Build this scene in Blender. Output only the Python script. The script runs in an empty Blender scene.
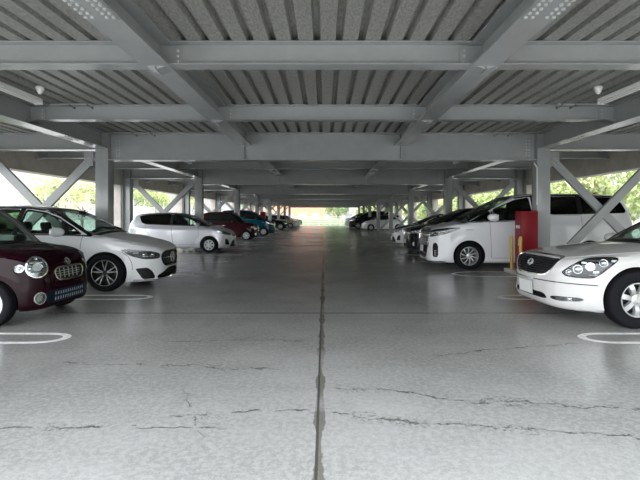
EXPO = 0.45
FLOOR_R = 0.19
import bpy, bmesh, math, random
import numpy as np
from mathutils import Vector, Matrix
from mathutils.geometry import delaunay_2d_cdt
random.seed(7)
rng = np.random.default_rng(5)
PI = math.pi
scene = bpy.context.scene
COL = scene.collection

# ------------------------------------------------------------------ materials
def mat(name, color, rough=0.5, metal=0.0, coat=0.0, spec=0.5, emit=None, estr=0.0):
    m = bpy.data.materials.new(name); m.use_nodes = True
    b = m.node_tree.nodes['Principled BSDF']
    b.inputs['Base Color'].default_value = (*color, 1)
    b.inputs['Roughness'].default_value = rough
    b.inputs['Metallic'].default_value = metal
    b.inputs['Coat Weight'].default_value = coat
    b.inputs['Coat Roughness'].default_value = 0.03
    b.inputs['Specular IOR Level'].default_value = spec
    if emit:
        b.inputs['Emission Color'].default_value = (*emit, 1)
        b.inputs['Emission Strength'].default_value = estr
    return m

def N(m, t, **kw):
    n = m.node_tree.nodes.new(t)
    for k, v in kw.items():
        setattr(n, k, v)
    return n

def mottle(m, scale=6.0, amt=0.15, detail=6, bump=0.0, bscale=None, color=None, stretch=(1, 1, 1)):
    """multiply the base colour by a noise and add optional bump"""
    nt = m.node_tree; b = nt.nodes['Principled BSDF']
    c = color or tuple(b.inputs['Base Color'].default_value[:3])
    tc = N(m, 'ShaderNodeTexCoord'); mp = N(m, 'ShaderNodeMapping')
    mp.inputs['Scale'].default_value = stretch
    nt.links.new(tc.outputs['Object'], mp.inputs['Vector'])
    ns = N(m, 'ShaderNodeTexNoise'); ns.inputs['Scale'].default_value = scale; ns.inputs['Detail'].default_value = detail
    ns.inputs['Roughness'].default_value = 0.65
    nt.links.new(mp.outputs[0], ns.inputs['Vector'])
    r = N(m, 'ShaderNodeValToRGB')
    r.color_ramp.elements[0].position = 0.3; r.color_ramp.elements[1].position = 0.7
    r.color_ramp.elements[0].color = (*[x*(1-amt) for x in c], 1)
    r.color_ramp.elements[1].color = (*[min(1, x*(1+amt)) for x in c], 1)
    nt.links.new(ns.outputs['Fac'], r.inputs['Fac'])
    nt.links.new(r.outputs['Color'], b.inputs['Base Color'])
    if bump:
        n2 = N(m, 'ShaderNodeTexNoise'); n2.inputs['Scale'].default_value = bscale or scale*8; n2.inputs['Detail'].default_value = 4
        nt.links.new(tc.outputs['Object'], n2.inputs['Vector'])
        bp = N(m, 'ShaderNodeBump'); bp.inputs['Strength'].default_value = bump; bp.inputs['Distance'].default_value = 0.01
        nt.links.new(n2.outputs['Fac'], bp.inputs['Height'])
        nt.links.new(bp.outputs[0], b.inputs['Normal'])
    return m

def glass_mat(name, tint, refl=1.0, rough=0.0):
    m = bpy.data.materials.new(name); m.use_nodes = True
    nt = m.node_tree; nt.nodes.clear()
    o = nt.nodes.new('ShaderNodeOutputMaterial')
    tr = nt.nodes.new('ShaderNodeBsdfTransparent'); tr.inputs['Color'].default_value = (*tint, 1)
    gl = nt.nodes.new('ShaderNodeBsdfGlossy'); gl.inputs['Roughness'].default_value = rough
    gl.inputs['Color'].default_value = (refl, refl, refl, 1)
    fr = nt.nodes.new('ShaderNodeFresnel'); fr.inputs['IOR'].default_value = 1.5
    mx = nt.nodes.new('ShaderNodeMixShader')
    ge = nt.nodes.new('ShaderNodeNewGeometry'); ml = nt.nodes.new('ShaderNodeMath'); ml.operation = 'MULTIPLY'; iv = nt.nodes.new('ShaderNodeMath'); iv.operation = 'SUBTRACT'; iv.inputs[0].default_value = 1
    nt.links.new(ge.outputs['Backfacing'], iv.inputs[1]); nt.links.new(fr.outputs[0], ml.inputs[0]); nt.links.new(iv.outputs[0], ml.inputs[1])
    nt.links.new(ml.outputs[0], mx.inputs[0]); nt.links.new(tr.outputs[0], mx.inputs[1]); nt.links.new(gl.outputs[0], mx.inputs[2])
    nt.links.new(mx.outputs[0], o.inputs['Surface'])
    return m

M = {}
M['steel'] = mottle(mat('painted_steel', (0.305, 0.317, 0.316), 0.19, 0.0), 3.0, 0.06, bump=0.015, bscale=40)
M['galv'] = mat('galvanised_bolt', (0.46, 0.47, 0.46), 0.4, 0.0)
M['deck'] = mottle(mat('galvanised_deck', (0.30, 0.30, 0.28), 0.42, 0.2), 45, 0.38, detail=8, bump=0.1, bscale=120, stretch=(1, 0.35, 1))
M['beige'] = mottle(mat('beige_concrete', (0.47, 0.44, 0.39), 0.85), 2.5, 0.16, bump=0.15, bscale=30)
M['lampwhite'] = mat('lamp_enamel', (0.80, 0.80, 0.79), 0.35)
M['tube'] = mat('lamp_tube', (0.9, 0.9, 0.88), 0.25)
M['plastic_w'] = mat('white_plastic', (0.75, 0.76, 0.74), 0.4)
M['pipe'] = mat('grey_conduit', (0.10, 0.10, 0.10), 0.5)
M['conduit'] = mat('pale_conduit', (0.35, 0.35, 0.34), 0.5)
M['red'] = mottle(mat('red_enamel', (0.21, 0.001, 0.007), 0.4, 0.0, 0.0, 0.3), 2, 0.05)
M['yellow'] = mottle(mat('yellow_enamel', (0.55, 0.36, 0.05), 0.45), 6, 0.12)
M['sticker'] = mat('white_sticker', (0.75, 0.72, 0.70), 0.5)
M['line'] = mottle(mat('white_road_paint', (0.66, 0.66, 0.65), 0.6), 14, 0.25, detail=8)
M['line_worn'] = mottle(mat('worn_road_paint', (0.34, 0.34, 0.335), 0.6), 10, 0.35, detail=8)
M['kerb'] = mottle(mat('kerb_concrete', (0.40, 0.39, 0.36), 0.85), 8, 0.15, bump=0.2)

M['tire'] = mat('tyre_rubber', (0.008, 0.008, 0.010), 0.8, 0, 0, 0.15)
M['black'] = mat('black_plastic', (0.008, 0.008, 0.009), 0.5, 0, 0, 0.3)
M['gloss_black'] = mat('gloss_black', (0.006, 0.006, 0.008), 0.12, 0, 0.6)
M['seam'] = mat('seam_shadow_gap', (0.02, 0.02, 0.02), 0.7)
M['chrome'] = mat('chrome', (0.72, 0.73, 0.74), 0.12, 1.0)
M['alloy'] = mat('silver_alloy', (0.62, 0.63, 0.64), 0.28, 0.75)
M['dark_alloy'] = mat('dark_alloy', (0.045, 0.045, 0.05), 0.3, 0.6)
M['hubcap'] = mat('silver_hubcap', (0.60, 0.62, 0.64), 0.35, 0.4)
M['disc'] = mat('brake_disc', (0.05, 0.05, 0.05), 0.45, 0.8)
M['interior'] = mat('dark_interior', (0.02, 0.02, 0.021), 0.8)
M['seatf'] = mottle(mat('seat_fabric', (0.035, 0.035, 0.037), 0.9), 40, 0.2)
M['glass'] = glass_mat('window_glass', (0.72, 0.80, 0.76))
M['privacy'] = glass_mat('privacy_glass', (0.10, 0.11, 0.11))
M['clear'] = glass_mat('lamp_lens', (0.93, 0.95, 0.95))
M['darkglass'] = mat('dark_window_glass', (0.008, 0.011, 0.011), 0.04, 0, 0, 0.6)
M['reflector'] = mat('lamp_reflector', (0.50, 0.52, 0.53), 0.16, 0.95)
M['lampdark'] = mat('lamp_dark_housing', (0.035, 0.036, 0.04), 0.3, 0.3)
M['amber'] = mat('amber_lens', (0.6, 0.22, 0.03), 0.2, 0, 0.5)
M['redlens'] = mat('red_lens', (0.45, 0.02, 0.03), 0.2, 0, 0.8)
M['plate'] = mat('number_plate', (0.70, 0.71, 0.70), 0.45)
M['navy'] = mat('navy_mesh', (0.002, 0.006, 0.014), 0.4, 0, 0.0, .2)
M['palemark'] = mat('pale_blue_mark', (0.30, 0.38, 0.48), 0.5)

def paint(name, c, metal=0.0, rough=0.3, flake=0.03):
    m = mat(name, c, rough, metal, .35 if max(c) < .2 else 1.0, 0.0 if max(c) < .2 else .3)
    return mottle(m, 300, flake, 2)
M['p_wine'] = paint('wine_pearl_paint', (0.011, 0.0008, 0.0035), 0.0, 0.35)
M['p_white_pearl'] = paint('pearl_white_paint', (0.55, 0.545, 0.535), 0.0, 0.35)
M['p_white'] = paint('polar_white_paint', (0.80, 0.81, 0.83), 0.0, 0.35)
M['p_silver'] = paint('silver_metallic_paint', (0.60, 0.61, 0.65), 0.35, 0.32)
M['p_maroon'] = paint('maroon_paint', (0.034, 0.007, 0.010), 0.0, 0.3)
M['p_teal'] = paint('teal_paint', (0.004, 0.075, 0.11), 0.0, 0.3)
M['p_black'] = paint('black_paint', (0.008, 0.008, 0.010), 0.0, 0.25)
M['p_char'] = paint('charcoal_paint', (0.03, 0.031, 0.035), 0.3, 0.3)
M['p_champ'] = paint('champagne_paint', (0.55, 0.52, 0.45), 0.3, 0.3)

# ------------------------------------------------------------------ object helpers
def tag(o, label=None, cat=None, group=None, kind=None):
    if label: o['label'] = label
    if cat: o['category'] = cat
    if group: o['group'] = group
    if kind: o['kind'] = kind
    return o

def empty(name, loc=(0, 0, 0), rz=0.0, parent=None):
    o = bpy.data.objects.new(name, None); COL.objects.link(o)
    o.location = loc; o.rotation_euler = (0, 0, rz); o.empty_display_size = 0.2
    if parent: o.parent = parent
    return o

def copy_tree(o, parent=None):
    c = o.copy(); COL.objects.link(c)
    if parent: c.parent = parent
    for ch in list(o.children):
        copy_tree(ch, c)
    return c

class MB:
    """collects shapes for ONE mesh object"""
    def __init__(s): s.v = []; s.f = []; s.mi = []; s.cur = 0
    def add(s, v, f):
        b = len(s.v); s.v += [tuple(map(float, p)) for p in v]
        s.f += [tuple(b+i for i in q) for q in f]; s.mi += [s.cur]*len(f); return s
    def box(s, x0, x1, y0, y1, z0, z1):
        v = [(x, y, z) for x in (x0, x1) for y in (y0, y1) for z in (z0, z1)]
        return s.add(v, [(0, 1, 3, 2), (4, 6, 7, 5), (0, 4, 5, 1), (2, 3, 7, 6), (0, 2, 6, 4), (1, 5, 7, 3)])
    def bbox(s, x0, x1, y0, y1, z0, z1, b=0.01, seg=2, mtx=None):
        bm = bmesh.new(); bmesh.ops.create_cube(bm, size=1)
        for v in bm.verts:
            v.co = Vector(((x0+x1)/2+v.co.x*(x1-x0), (y0+y1)/2+v.co.y*(y1-y0), (z0+z1)/2+v.co.z*(z1-z0)))
        bmesh.ops.bevel(bm, geom=bm.edges[:], offset=b, segments=seg, profile=0.5, affect='EDGES')
        if mtx: bm.transform(mtx)
        bm.verts.index_update()
        s.add([v.co[:] for v in bm.verts], [[v.index for v in f.verts] for f in bm.faces]); bm.free(); return s
    def bar(s, p, q, w, h, up=(0, 0, 1)):
        p, q = Vector(p), Vector(q); d = (q-p).normalized(); u = Vector(up)
        a = d.cross(u).normalized(); b = a.cross(d).normalized()
        vs = [c + a*sx*w/2 + b*sz*h/2 for c in (p, q) for sx, sz in ((-1, -1), (1, -1), (1, 1), (-1, 1))]
        return s.add(vs, [(3, 2, 1, 0), (4, 5, 6, 7), (0, 1, 5, 4), (1, 2, 6, 5), (2, 3, 7, 6), (3, 0, 4, 7)])
    def tube(s, pts, r, n=8, cap=True):
        pts = [Vector(p) for p in pts]; rs = r if isinstance(r, (list, tuple)) else [r]*len(pts)
        rings = []
        for i, p in enumerate(pts):
            d = (pts[min(i+1, len(pts)-1)]-pts[max(i-1, 0)]).normalized()
            u = Vector((0, 0, 1)) if abs(d.z) < 0.95 else Vector((1, 0, 0))
            a = d.cross(u).normalized(); b = a.cross(d)
            rings.append([p+(a*math.cos(t*2*PI/n)+b*math.sin(t*2*PI/n))*rs[i] for t in range(n)])
        v = [q for R in rings for q in R]; f = []
        for i in range(len(pts)-1):
            for t in range(n):
                f.append((i*n+t, i*n+(t+1) % n, (i+1)*n+(t+1) % n, (i+1)*n+t))
        if cap: f += [tuple(range(n))[::-1], tuple((len(pts)-1)*n+t for t in range(n))]
        return s.add(v, f)
    def lathe(s, prof, n=32, axis='y', c=(0, 0, 0), closed=False):
        v = []; m = len(prof)
        for (r, h) in prof:
            for t in range(n):
                a = 2*PI*t/n
                if axis == 'y': v.append((c[0]+r*math.cos(a), c[1]+h, c[2]+r*math.sin(a)))
                elif axis == 'z': v.append((c[0]+r*math.cos(a), c[1]+r*math.sin(a), c[2]+h))
                else: v.append((c[0]+h, c[1]+r*math.cos(a), c[2]+r*math.sin(a)))
        f = []
        for i in range(m if closed else m-1):
            j = (i+1) % m
            for t in range(n):
                f.append((i*n+t, i*n+(t+1) % n, j*n+(t+1) % n, j*n+t))
        if not closed:
            if prof[0][0] > 1e-6: f.append(tuple(range(n))[::-1])
            if prof[-1][0] > 1e-6: f.append(tuple((m-1)*n+t for t in range(n)))
        return s.add(v, f)
    def ellip(s, c, r, nu=16, nv=10):
        v = [(c[0], c[1], c[2]+r[2])]; f = []
        for i in range(1, nv):
            a = PI*i/nv
            for t in range(nu):
                b = 2*PI*t/nu
                v.append((c[0]+r[0]*math.sin(a)*math.cos(b), c[1]+r[1]*math.sin(a)*math.sin(b), c[2]+r[2]*math.cos(a)))
        v.append((c[0], c[1], c[2]-r[2])); e = len(v)-1
        for t in range(nu):
            f.append((0, 1+t, 1+(t+1) % nu)); f.append((e, e-nu+(t+1) % nu, e-nu+t))
        for i in range(nv-2):
            for t in range(nu):
                f.append((1+i*nu+t, 1+(i+1)*nu+t, 1+(i+1)*nu+(t+1) % nu, 1+i*nu+(t+1) % nu))
        return s.add(v, f)
    def build(s, name, mats, parent=None, smooth=False, loc=None, angle=38):
        me = bpy.data.meshes.new(name); me.from_pydata(s.v, [], s.f)
        for m in (mats if isinstance(mats, (list, tuple)) else [mats]): me.materials.append(m)
        if max(s.mi, default=0) > 0: me.polygons.foreach_set('material_index', s.mi)
        bm = bmesh.new(); bm.from_mesh(me); bmesh.ops.remove_doubles(bm, verts=bm.verts, dist=1e-5)
        bmesh.ops.recalc_face_normals(bm, faces=bm.faces)
        bm.to_mesh(me); bm.free()
        if smooth:
            me.shade_smooth(); me.set_sharp_from_angle(angle=math.radians(angle))
        o = bpy.data.objects.new(name, me); COL.objects.link(o)
        if parent: o.parent = parent
        if loc: o.location = loc
        return o

# ------------------------------------------------------------------ distance fields for car bodies
def chaikin(p, it=2, closed=True):
    p = np.array(p, float)
    for _ in range(it):
        q = np.roll(p, -1, 0) if closed else p[1:]
        a = p if closed else p[:-1]
        n = np.empty((2*len(a), 2)); n[0::2] = .75*a+.25*q; n[1::2] = .25*a+.75*q
        if not closed: n = np.vstack([p[:1], n, p[-1:]])
        p = n
    return p

class G2:
    """signed distance to a smoothed polygon, sampled on a grid"""
    H = 0.02
    def __init__(s, poly, it=2, mirror=False):
        p = np.array(poly, float)
        if mirror:                       # polygon given for the +second/+first half only: mirror it in column `mirror-1`
            k = mirror-1; q = p[::-1].copy(); q[:, k] *= -1
            p = np.vstack([p, q])
        p = chaikin(p, it)
        lo = p.min(0)-.45; hi = p.max(0)+.45
        s.lo = lo; s.n = np.ceil((hi-lo)/s.H).astype(int)+1
        gx, gy = np.meshgrid(lo[0]+np.arange(s.n[0])*s.H, lo[1]+np.arange(s.n[1])*s.H, indexing='ij')
        P = np.stack([gx.ravel(), gy.ravel()], 1)
        d2 = np.full(len(P), 1e9); ins = np.zeros(len(P), bool)
        for i in range(len(p)):
            a = p[i]; b = p[(i+1) % len(p)]; e = b-a; L = e@e
            if L < 1e-14: continue
            w = P-a; t = np.clip((w@e)/L, 0, 1); r = w-t[:, None]*e
            d2 = np.minimum(d2, (r*r).sum(1))
            c = (a[1] > P[:, 1]) != (b[1] > P[:, 1])
            if abs(e[1]) > 1e-14:
                xx = e[0]*(P[:, 1]-a[1])/e[1]+a[0]
                ins ^= c & (P[:, 0] < xx)
        d = np.sqrt(d2); d[ins] *= -1
        s.g = d.reshape(s.n)
    def __call__(s, x, y):
        u = (x-s.lo[0])/s.H; v = (y-s.lo[1])/s.H
        uc = np.clip(u, 0, s.n[0]-1.001); vc = np.clip(v, 0, s.n[1]-1.001)
        ex = np.hypot(u-uc, v-vc)*s.H
        i = uc.astype(int); j = vc.astype(int); fu = uc-i; fv = vc-j; g = s.g
        r = (g[i, j]*(1-fu)+g[i+1, j]*fu)*(1-fv)+(g[i, j+1]*(1-fu)+g[i+1, j+1]*fu)*fv
        return np.where(ex > 0, np.maximum(r, ex), r)

def smin(a, b, k):
    h = np.clip(.5+.5*(b-a)/k, 0, 1); return b*(1-h)+a*h-k*h*(1-h)
def smax(a, b, k): return -smin(-a, -b, k)

class Shape:
    def __init__(s, S):
        s.S = S
        s.b = G2(S['B'], S.get('itB', 2)); s.gr = G2(S['G'], S.get('itG', 2))
        s.bf = G2(S['BF'], 2, mirror=1); s.gf = G2(S['GF'], 2, mirror=1)
        s.bp = G2(S['BP'], 2, mirror=2)
        s.kb = S.get('kb', .07); s.kg = S.get('kg', .05); s.ku = S.get('ku', .035)
        s.cw = S.get('cw', .22); s.cn = S.get('crown', .05); s.xm = -S['WB']/2
        s.fl = S.get('flare', .018)
    def F(s, P):
        x, y, z = P[..., 0], P[..., 1], P[..., 2]; S = s.S
        y2 = y*y; ay = np.abs(y)
        body = smax(s.b(x, z+s.cn*y2), s.bf(ay, z), s.kb)
        pl = s.bp(x, ay)
        for xa in (0, -S['WB']):
            rr = np.sqrt((x-xa)**2+(z-S['R'])**2)/(S['RA']+.05)
            pl = pl - s.fl*np.exp(-np.maximum(rr-1, 0)**2*30)*np.clip(1.6-rr, 0, 1)
        if 'crease' in S:
            for (z0, z1, amp, wd) in S['crease']:
                zz = z0+(z1-z0)*np.clip((0-x)/S['WB'], -.3, 1.3)
                pl = pl - amp*np.exp(-((z-zz)/wd)**2)
        body = smax(body, pl, s.kb)
        sh = np.where(x > s.xm, s.cw, -s.cw*.6)*y2*np.clip(np.abs(x-s.xm)/.8, 0, 1)
        g = smax(s.gr(x+sh, z+s.S.get('gcrown', .07)*y2), s.gf(ay, z), s.kg)
        return smin(body, g, s.ku)
    def nrm(s, P, e=.012):
        n = np.stack([s.F(P+d)-s.F(P-d) for d in np.eye(3)*e], -1)
        return n/np.maximum(np.linalg.norm(n, axis=-1, keepdims=True), 1e-9)

def cast(F, O, D, it=70, tmax=8):
    t = np.zeros(len(O))
    for _ in range(it):
        d = F(O+t[:, None]*D); t = np.minimum(t+np.where(d > 0, .8, .8)*d, tmax)
    P = O+t[:, None]*D
    return P, (np.abs(F(P)) < .006)

def ray_body(F, x0, x1, zs, nx, nt, nc, zhalf=1.0):
    """closed grid round the spine from x0 (front) to x1 (rear)"""
    O = []; D = []
    th = np.arange(nt)*2*PI/nt
    # even out the angles for a box-like section
    rad = np.stack([np.zeros(nt), np.cos(th), np.sin(th)], 1)
    def ring(cx, dx, w):
        d = rad*w; d[:, 0] = dx; d /= np.linalg.norm(d, axis=1, keepdims=True)
        O.append(np.array([cx, 0, zs])+d*2.6); D.append(-d)
    for i in range(nc): ph = (i+.5)/nc*PI/2; ring(x0, math.cos(ph), math.sin(ph))
    for i in range(nx+1): ring(x0+(x1-x0)*i/nx, 0, 1)
    for i in range(nc): ph = PI/2-(i+.5)/nc*PI/2; ring(x1, -math.cos(ph), math.sin(ph))
    O.append(np.array([[x0+2.6, 0, zs]])); D.append(np.array([[-1., 0, 0]]))
    O.append(np.array([[x1-2.6, 0, zs]])); D.append(np.array([[1., 0, 0]]))
    O = np.vstack(O); D = np.vstack(D)
    P, ok = cast(F, O, D, 60, 2.6)
    nr = nx+1+2*nc; f = []
    for i in range(nr-1):
        for t in range(nt):
            f.append((i*nt+t, (i+1)*nt+t, (i+1)*nt+(t+1) % nt, i*nt+(t+1) % nt))
    a = nr*nt
    for t in range(nt):
        f.append((a, t, (t+1) % nt)); f.append((a+1, (nr-1)*nt+(t+1) % nt, (nr-1)*nt+t))
    return P, f

def basis(d):
    d = np.array(d, float); d /= np.linalg.norm(d)
    up = np.array([0, 0, 1.]) if abs(d[2]) < .9 else np.array([1., 0, 0])
    u = np.cross(up, d); u /= np.linalg.norm(u); v = np.cross(d, u)
    return u, v, d

DIRS = {'front': (-1, 0, 0), 'rear': (1, 0, 0), 'left': (0, -1, 0), 'right': (0, 1, 0), 'top': (0, 0, -1)}

def resample(p, step, closed=True):
    out = []
    n = len(p)
    for i in range(n if closed else n-1):
        a = p[i]; b = p[(i+1) % n]; L = np.linalg.norm(b-a); k = max(1, int(math.ceil(L/step)))
        for j in range(k): out.append(a+(b-a)*j/k)
    if not closed: out.append(p[-1])
    return np.array(out)

def inside(P, poly):
    r = np.zeros(len(P), bool)
    for i in range(len(poly)):
        a = poly[i]; b = poly[(i+1) % len(poly)]
        if abs(b[1]-a[1]) < 1e-12: continue
        c = (a[1] > P[:, 1]) != (b[1] > P[:, 1])
        r ^= c & (P[:, 0] < (b[0]-a[0])*(P[:, 1]-a[1])/(b[1]-a[1])+a[0])
    return r

def to_dir(side, pts):
    """2-D points in the natural plane of a named direction -> 3-D points"""
    if side in ('left', 'right'): return [(x, 0, z) for x, z in pts]
    if side in ('front', 'rear'): return [(0, y, z) for y, z in pts]
    return [(x, y, 0) for x, y in pts]

def panel(shape, pts3, d, out=.002, depth=.01, g=.045, smooth=1, F=None):
    """solid patch lying on the body: outline pts3 thrown onto the surface along d"""
    F = F or shape.F
    u, v, d = basis(d)
    p = np.array(pts3, float); q = np.stack([p@u, p@v], 1)
    area = np.sum(q[:, 0]*np.roll(q[:, 1], -1)-np.roll(q[:, 0], -1)*q[:, 1])
    if area < 0: q = q[::-1]
    if smooth: q = chaikin(resample(q, .17), smooth)
    q = resample(q, g*.8)
    lo, hi = q.min(0), q.max(0)
    gx, gy = np.meshgrid(np.arange(lo[0]+g*.5, hi[0], g), np.arange(lo[1]+g*.5, hi[1], g))
    I = np.stack([gx.ravel(), gy.ravel()], 1)
    I = I[inside(I, q)]
    if len(I):
        nn = np.min(np.linalg.norm(I[:, None]-q[None], axis=2), axis=1); I = I[nn > g*.45]
    allp = [Vector(x) for x in np.vstack([q, I])]
    nq = len(q)
    r = delaunay_2d_cdt(allp, [(i, (i+1) % nq) for i in range(nq)], [list(range(nq))], 1, 1e-7)
    V = np.array([tuple(x) for x in r[0]]); T = [tuple(x) for x in r[2]]
    O = V[:, :1]*u+V[:, 1:]*v-d*6.0
    c = np.array([shape.xm if abs(d[0]) < .95 else 0, 0, 0])
    if abs(d[0]) >= .2: O = O+np.array([0, 0, 0])
    P, ok = cast(F, O, np.tile(d, (len(O), 1)), 90, 12)
    n = shape.nrm(P)
    T = [t for t in T if all(ok[i] for i in t)]
    A = P+n*out; B = P-n*depth
    nv = len(P)
    f = [t for t in T]+[tuple(nv+i for i in t[::-1]) for t in T]
    ed = {}
    for t in T:
        for i in range(3):
            a, b = t[i], t[(i+1) % 3]
            if (b, a) in ed: del ed[(b, a)]
            else: ed[(a, b)] = 1
    for (a, b) in ed: f.append((b, a, nv+a, nv+b))
    # triangles seen from outside: flip if the first faces inward
    return np.vstack([A, B]).tolist(), f

def ribbon(shape, pts3, d, w, out=.002, depth=.01, closed=False, step=.04, smooth=0):
    u, v, d = basis(d)
    p = np.array(pts3, float); q = np.stack([p@u, p@v], 1)
    if smooth: q = chaikin(q, smooth, closed)
    q = resample(q, step, closed); n = len(q)
    nx = np.roll(q, -1, 0); pv = np.roll(q, 1, 0)
    if not closed: nx[-1] = q[-1]; pv[0] = q[0]
    t = nx-pv; t /= np.maximum(np.linalg.norm(t, axis=1, keepdims=True), 1e-9)
    m = np.stack([-t[:, 1], t[:, 0]], 1)
    Q = np.vstack([q+m*w/2, q-m*w/2])
    O = Q[:, :1]*u+Q[:, 1:]*v-d*6.0
    P, ok = cast(shape.F, O, np.tile(d, (len(O), 1)), 90, 12); nr = shape.nrm(P)
    A = P+nr*out; B = P-nr*depth
    V = np.vstack([A, B]).tolist(); f = []
    for i in range(n if closed else n-1):
        j = (i+1) % n
        if not (ok[i] and ok[j] and ok[n+i] and ok[n+j]): continue
        f += [(i, j, n+j, n+i), (2*n+i, 3*n+i, 3*n+j, 2*n+j), (i, 2*n+i, 2*n+j, j), (n+i, n+j, 3*n+j, 3*n+i)]
    if not closed:
        if f: f += [(0, n, 3*n, 2*n), (n-1, 3*n-1, 4*n-1, 2*n-1)]
    return V, f

def raw_mesh(name, v, f, mats):
    me = bpy.data.meshes.new(name); me.from_pydata([tuple(p) for p in v], [], [tuple(q) for q in f])
    for m in mats: me.materials.append(m)
    bm = bmesh.new(); bm.from_mesh(me); bmesh.ops.remove_doubles(bm, verts=bm.verts, dist=1e-6)
    bmesh.ops.recalc_face_normals(bm, faces=bm.faces); bm.to_mesh(me); bm.free()
    return me

def boolean(me, cutters, op='DIFFERENCE'):
    """me minus each cutter mesh; cutter material is carried into the cut"""
    o = bpy.data.objects.new('work', me); COL.objects.link(o); tmp = []
    for c in cutters:
        k = bpy.data.objects.new('cutter', c); COL.objects.link(k); tmp.append(k)
    for i, k in enumerate(tmp):
        for solver in ('MANIFOLD', 'EXACT'):
            m = o.modifiers.new('b', 'BOOLEAN'); m.operation = op; m.object = k; m.solver = solver
            m.material_mode = 'TRANSFER'
            dg = bpy.context.evaluated_depsgraph_get(); dg.update()
            r = bpy.data.meshes.new_from_object(o.evaluated_get(dg), depsgraph=dg)
            o.modifiers.clear()
            if len(r.polygons) > 50 and len(r.polygons) != len(o.data.polygons):
                o.data = r; break
        else:
            print('BOOLEAN had no effect', me.name, i)
    r = o.data
    for k in tmp: bpy.data.objects.remove(k)
    bpy.data.objects.remove(o)
    return r
# ------------------------------------------------------------------ wheels
def plate_with_holes(R, holes, y, th, n=48):
    """flat disc in the xz plane with polygonal holes"""
    bm = bmesh.new()
    def loop(pts):
        vs = [bm.verts.new((x, y, z)) for x, z in pts]
        return [bm.edges.new((vs[i], vs[(i+1) % len(vs)])) for i in range(len(vs))]
    es = loop([(R*math.cos(2*PI*i/n), R*math.sin(2*PI*i/n)) for i in range(n)])
    for h in holes: es += loop(h)
    bmesh.ops.triangle_fill(bm, edges=es, use_beauty=True, use_dissolve=False)
    r = bmesh.ops.extrude_face_region(bm, geom=bm.faces[:])
    bmesh.ops.translate(bm, verts=[e for e in r['geom'] if isinstance(e, bmesh.types.BMVert)], vec=(0, -th, 0))
    bm.verts.index_update()
    v = [w.co[:] for w in bm.verts]; f = [[w.index for w in q.verts] for q in bm.faces]; bm.free()
    return v, f

def circ(cx, cz, r, n=12): return [(cx+r*math.cos(2*PI*i/n), cz+r*math.sin(2*PI*i/n)) for i in range(n)]

def spoke(mb, a, r0, r1, w0, w1, y0, y1, th, bend=0.0, n=4):
    v = []; f = []
    for i in range(n+1):
        t = i/n; r = r0+(r1-r0)*t; w = w0+(w1-w0)*t; y = y0+(y1-y0)*t+.012*math.sin(t*PI)
        b = a+bend*math.sin(t*PI/2)
        c = Vector((math.cos(b), 0, math.sin(b)))*r; s = Vector((-math.sin(b), 0, math.cos(b)))
        for (k, h) in ((-1, -th), (-.8, 0), (.8, 0), (1, -th)):
            p = c+s*(k*w/2); v.append((p.x, y+h, p.z))
    for i in range(n):
        for k in range(4):
            j = (k+1) % 4; f.append((i*4+k, (i+1)*4+k, (i+1)*4+j, i*4+j))
    f += [(0, 1, 2, 3), (n*4+3, n*4+2, n*4+1, n*4)]
    mb.add(v, f)

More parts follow.
